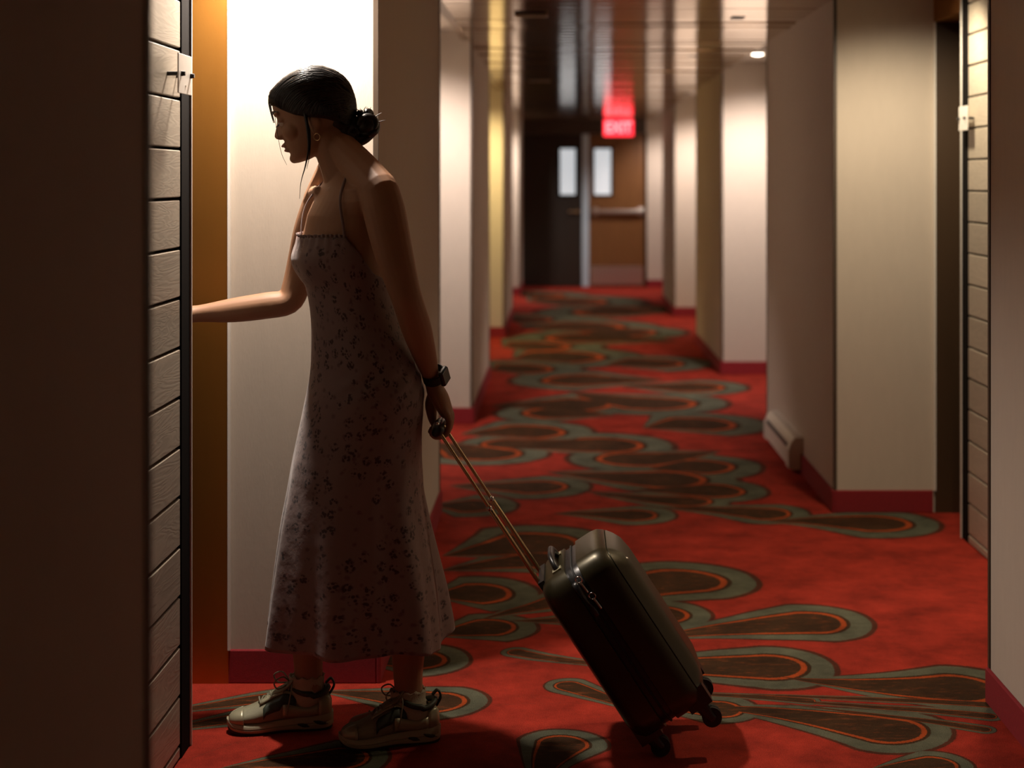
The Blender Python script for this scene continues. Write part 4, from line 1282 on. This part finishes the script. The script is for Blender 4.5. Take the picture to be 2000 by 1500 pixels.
    for s in (1, -1):
        tube(bm, [q(.108 * k, 0, .117), q(.128 * k, .022 * s, .138), q(.150 * k, .034 * s, .128), q(.140 * k, .030 * s, .110), q(.110 * k, .004 * s, .116)], .0020, seg=6)
        tube(bm, [q(.108 * k, 0, .117), q(.105 * k, .034 * s, .112), q(.112 * k, .048 * s, .080), q(.118 * k, .049 * s, .050)], .0019, seg=6)
    mesh_obj('lace', bm, M['lace'], sh, smooth=True)
    # sole: foam with flare, dark tread under it
    sx = [-.004, .006, .03, .07, .11, .15, .19, .22, .245, .262, .272]
    swd = [.014, .028, .0375, .0375, .0365, .041, .0470, .0465, .040, .028, .010]
    st = [.040, .041, .040, .037, .034, .031, .028, .027, .029, .032, .036]
    sb = [.012, .007, .005, .005, .006, .006, .005, .006, .009, .014, .022]
    R = catmull([(x * k, w_, t_, b_) for x, w_, t_, b_ in zip(sx, swd, st, sb)], 3)
    bm = bmesh.new()
    rings = []
    for x, w_, t_, b_ in R:
        r = []
        for (yy, zz) in ((-.90, 1), (-1.0, .80), (-1.03, .52), (-.96, .45), (-1.04, .38), (-1.0, .10), (-.93, 0), (.93, 0), (1.0, .10), (1.04, .38), (.96, .45), (1.03, .52), (1.0, .80), (.90, 1)):
            r.append(q(x, yy * w_, b_ + zz * (t_ - b_)))
        rings.append(r)
    ring_loft(bm, rings)
    o = mesh_obj('midsole', bm, M['sole'], sh, smooth=True); shade_auto(o, 50)
    bm = bmesh.new()
    rings = []
    for x, w_, t_, b_ in R[1:-1]:
        w_ *= .95
        rings.append([q(x, -w_, max(b_ - .006, .0005)), q(x, w_, max(b_ - .006, .0005)), q(x, w_, b_ + .001), q(x, -w_, b_ + .001)])
    ring_loft(bm, rings)
    mesh_obj('outsole', bm, M['rubber'], sh)
    # dark cushion windows along the side of the foam
    for side in (1, -1):
        bm = bmesh.new()
        for (xa, xb, za, zb) in ((.012, .048, .016, .026), (.060, .088, .014, .020)):
            wA = .0372; 
            pts = [q(xa * k, side * (wA * .82 if xa < .02 else wA), za), q((xa + xb) / 2 * k, side * (wA + .0012), (za + zb) / 2), q(xb * k, side * wA, zb)]
            tube(bm, pts, [(.002, .003), (.0022, .005), (.002, .003)], seg=8, ref=fy)
        mesh_obj('cushion_window', bm, M['shoe_dark'], sh, smooth=True)
def floor_pt(px, py):
    d = 4480.0 / (py - 350.0)
    return V(((px - 1098) * d / F, d, 0))
footwear(at(599, 1322, 4.19), floor_pt(648, 1417), floor_pt(443, 1429), .04, 1)
footwear(at(797, 1350, 4.098), floor_pt(856, 1442), floor_pt(662, 1460), .04, 2)
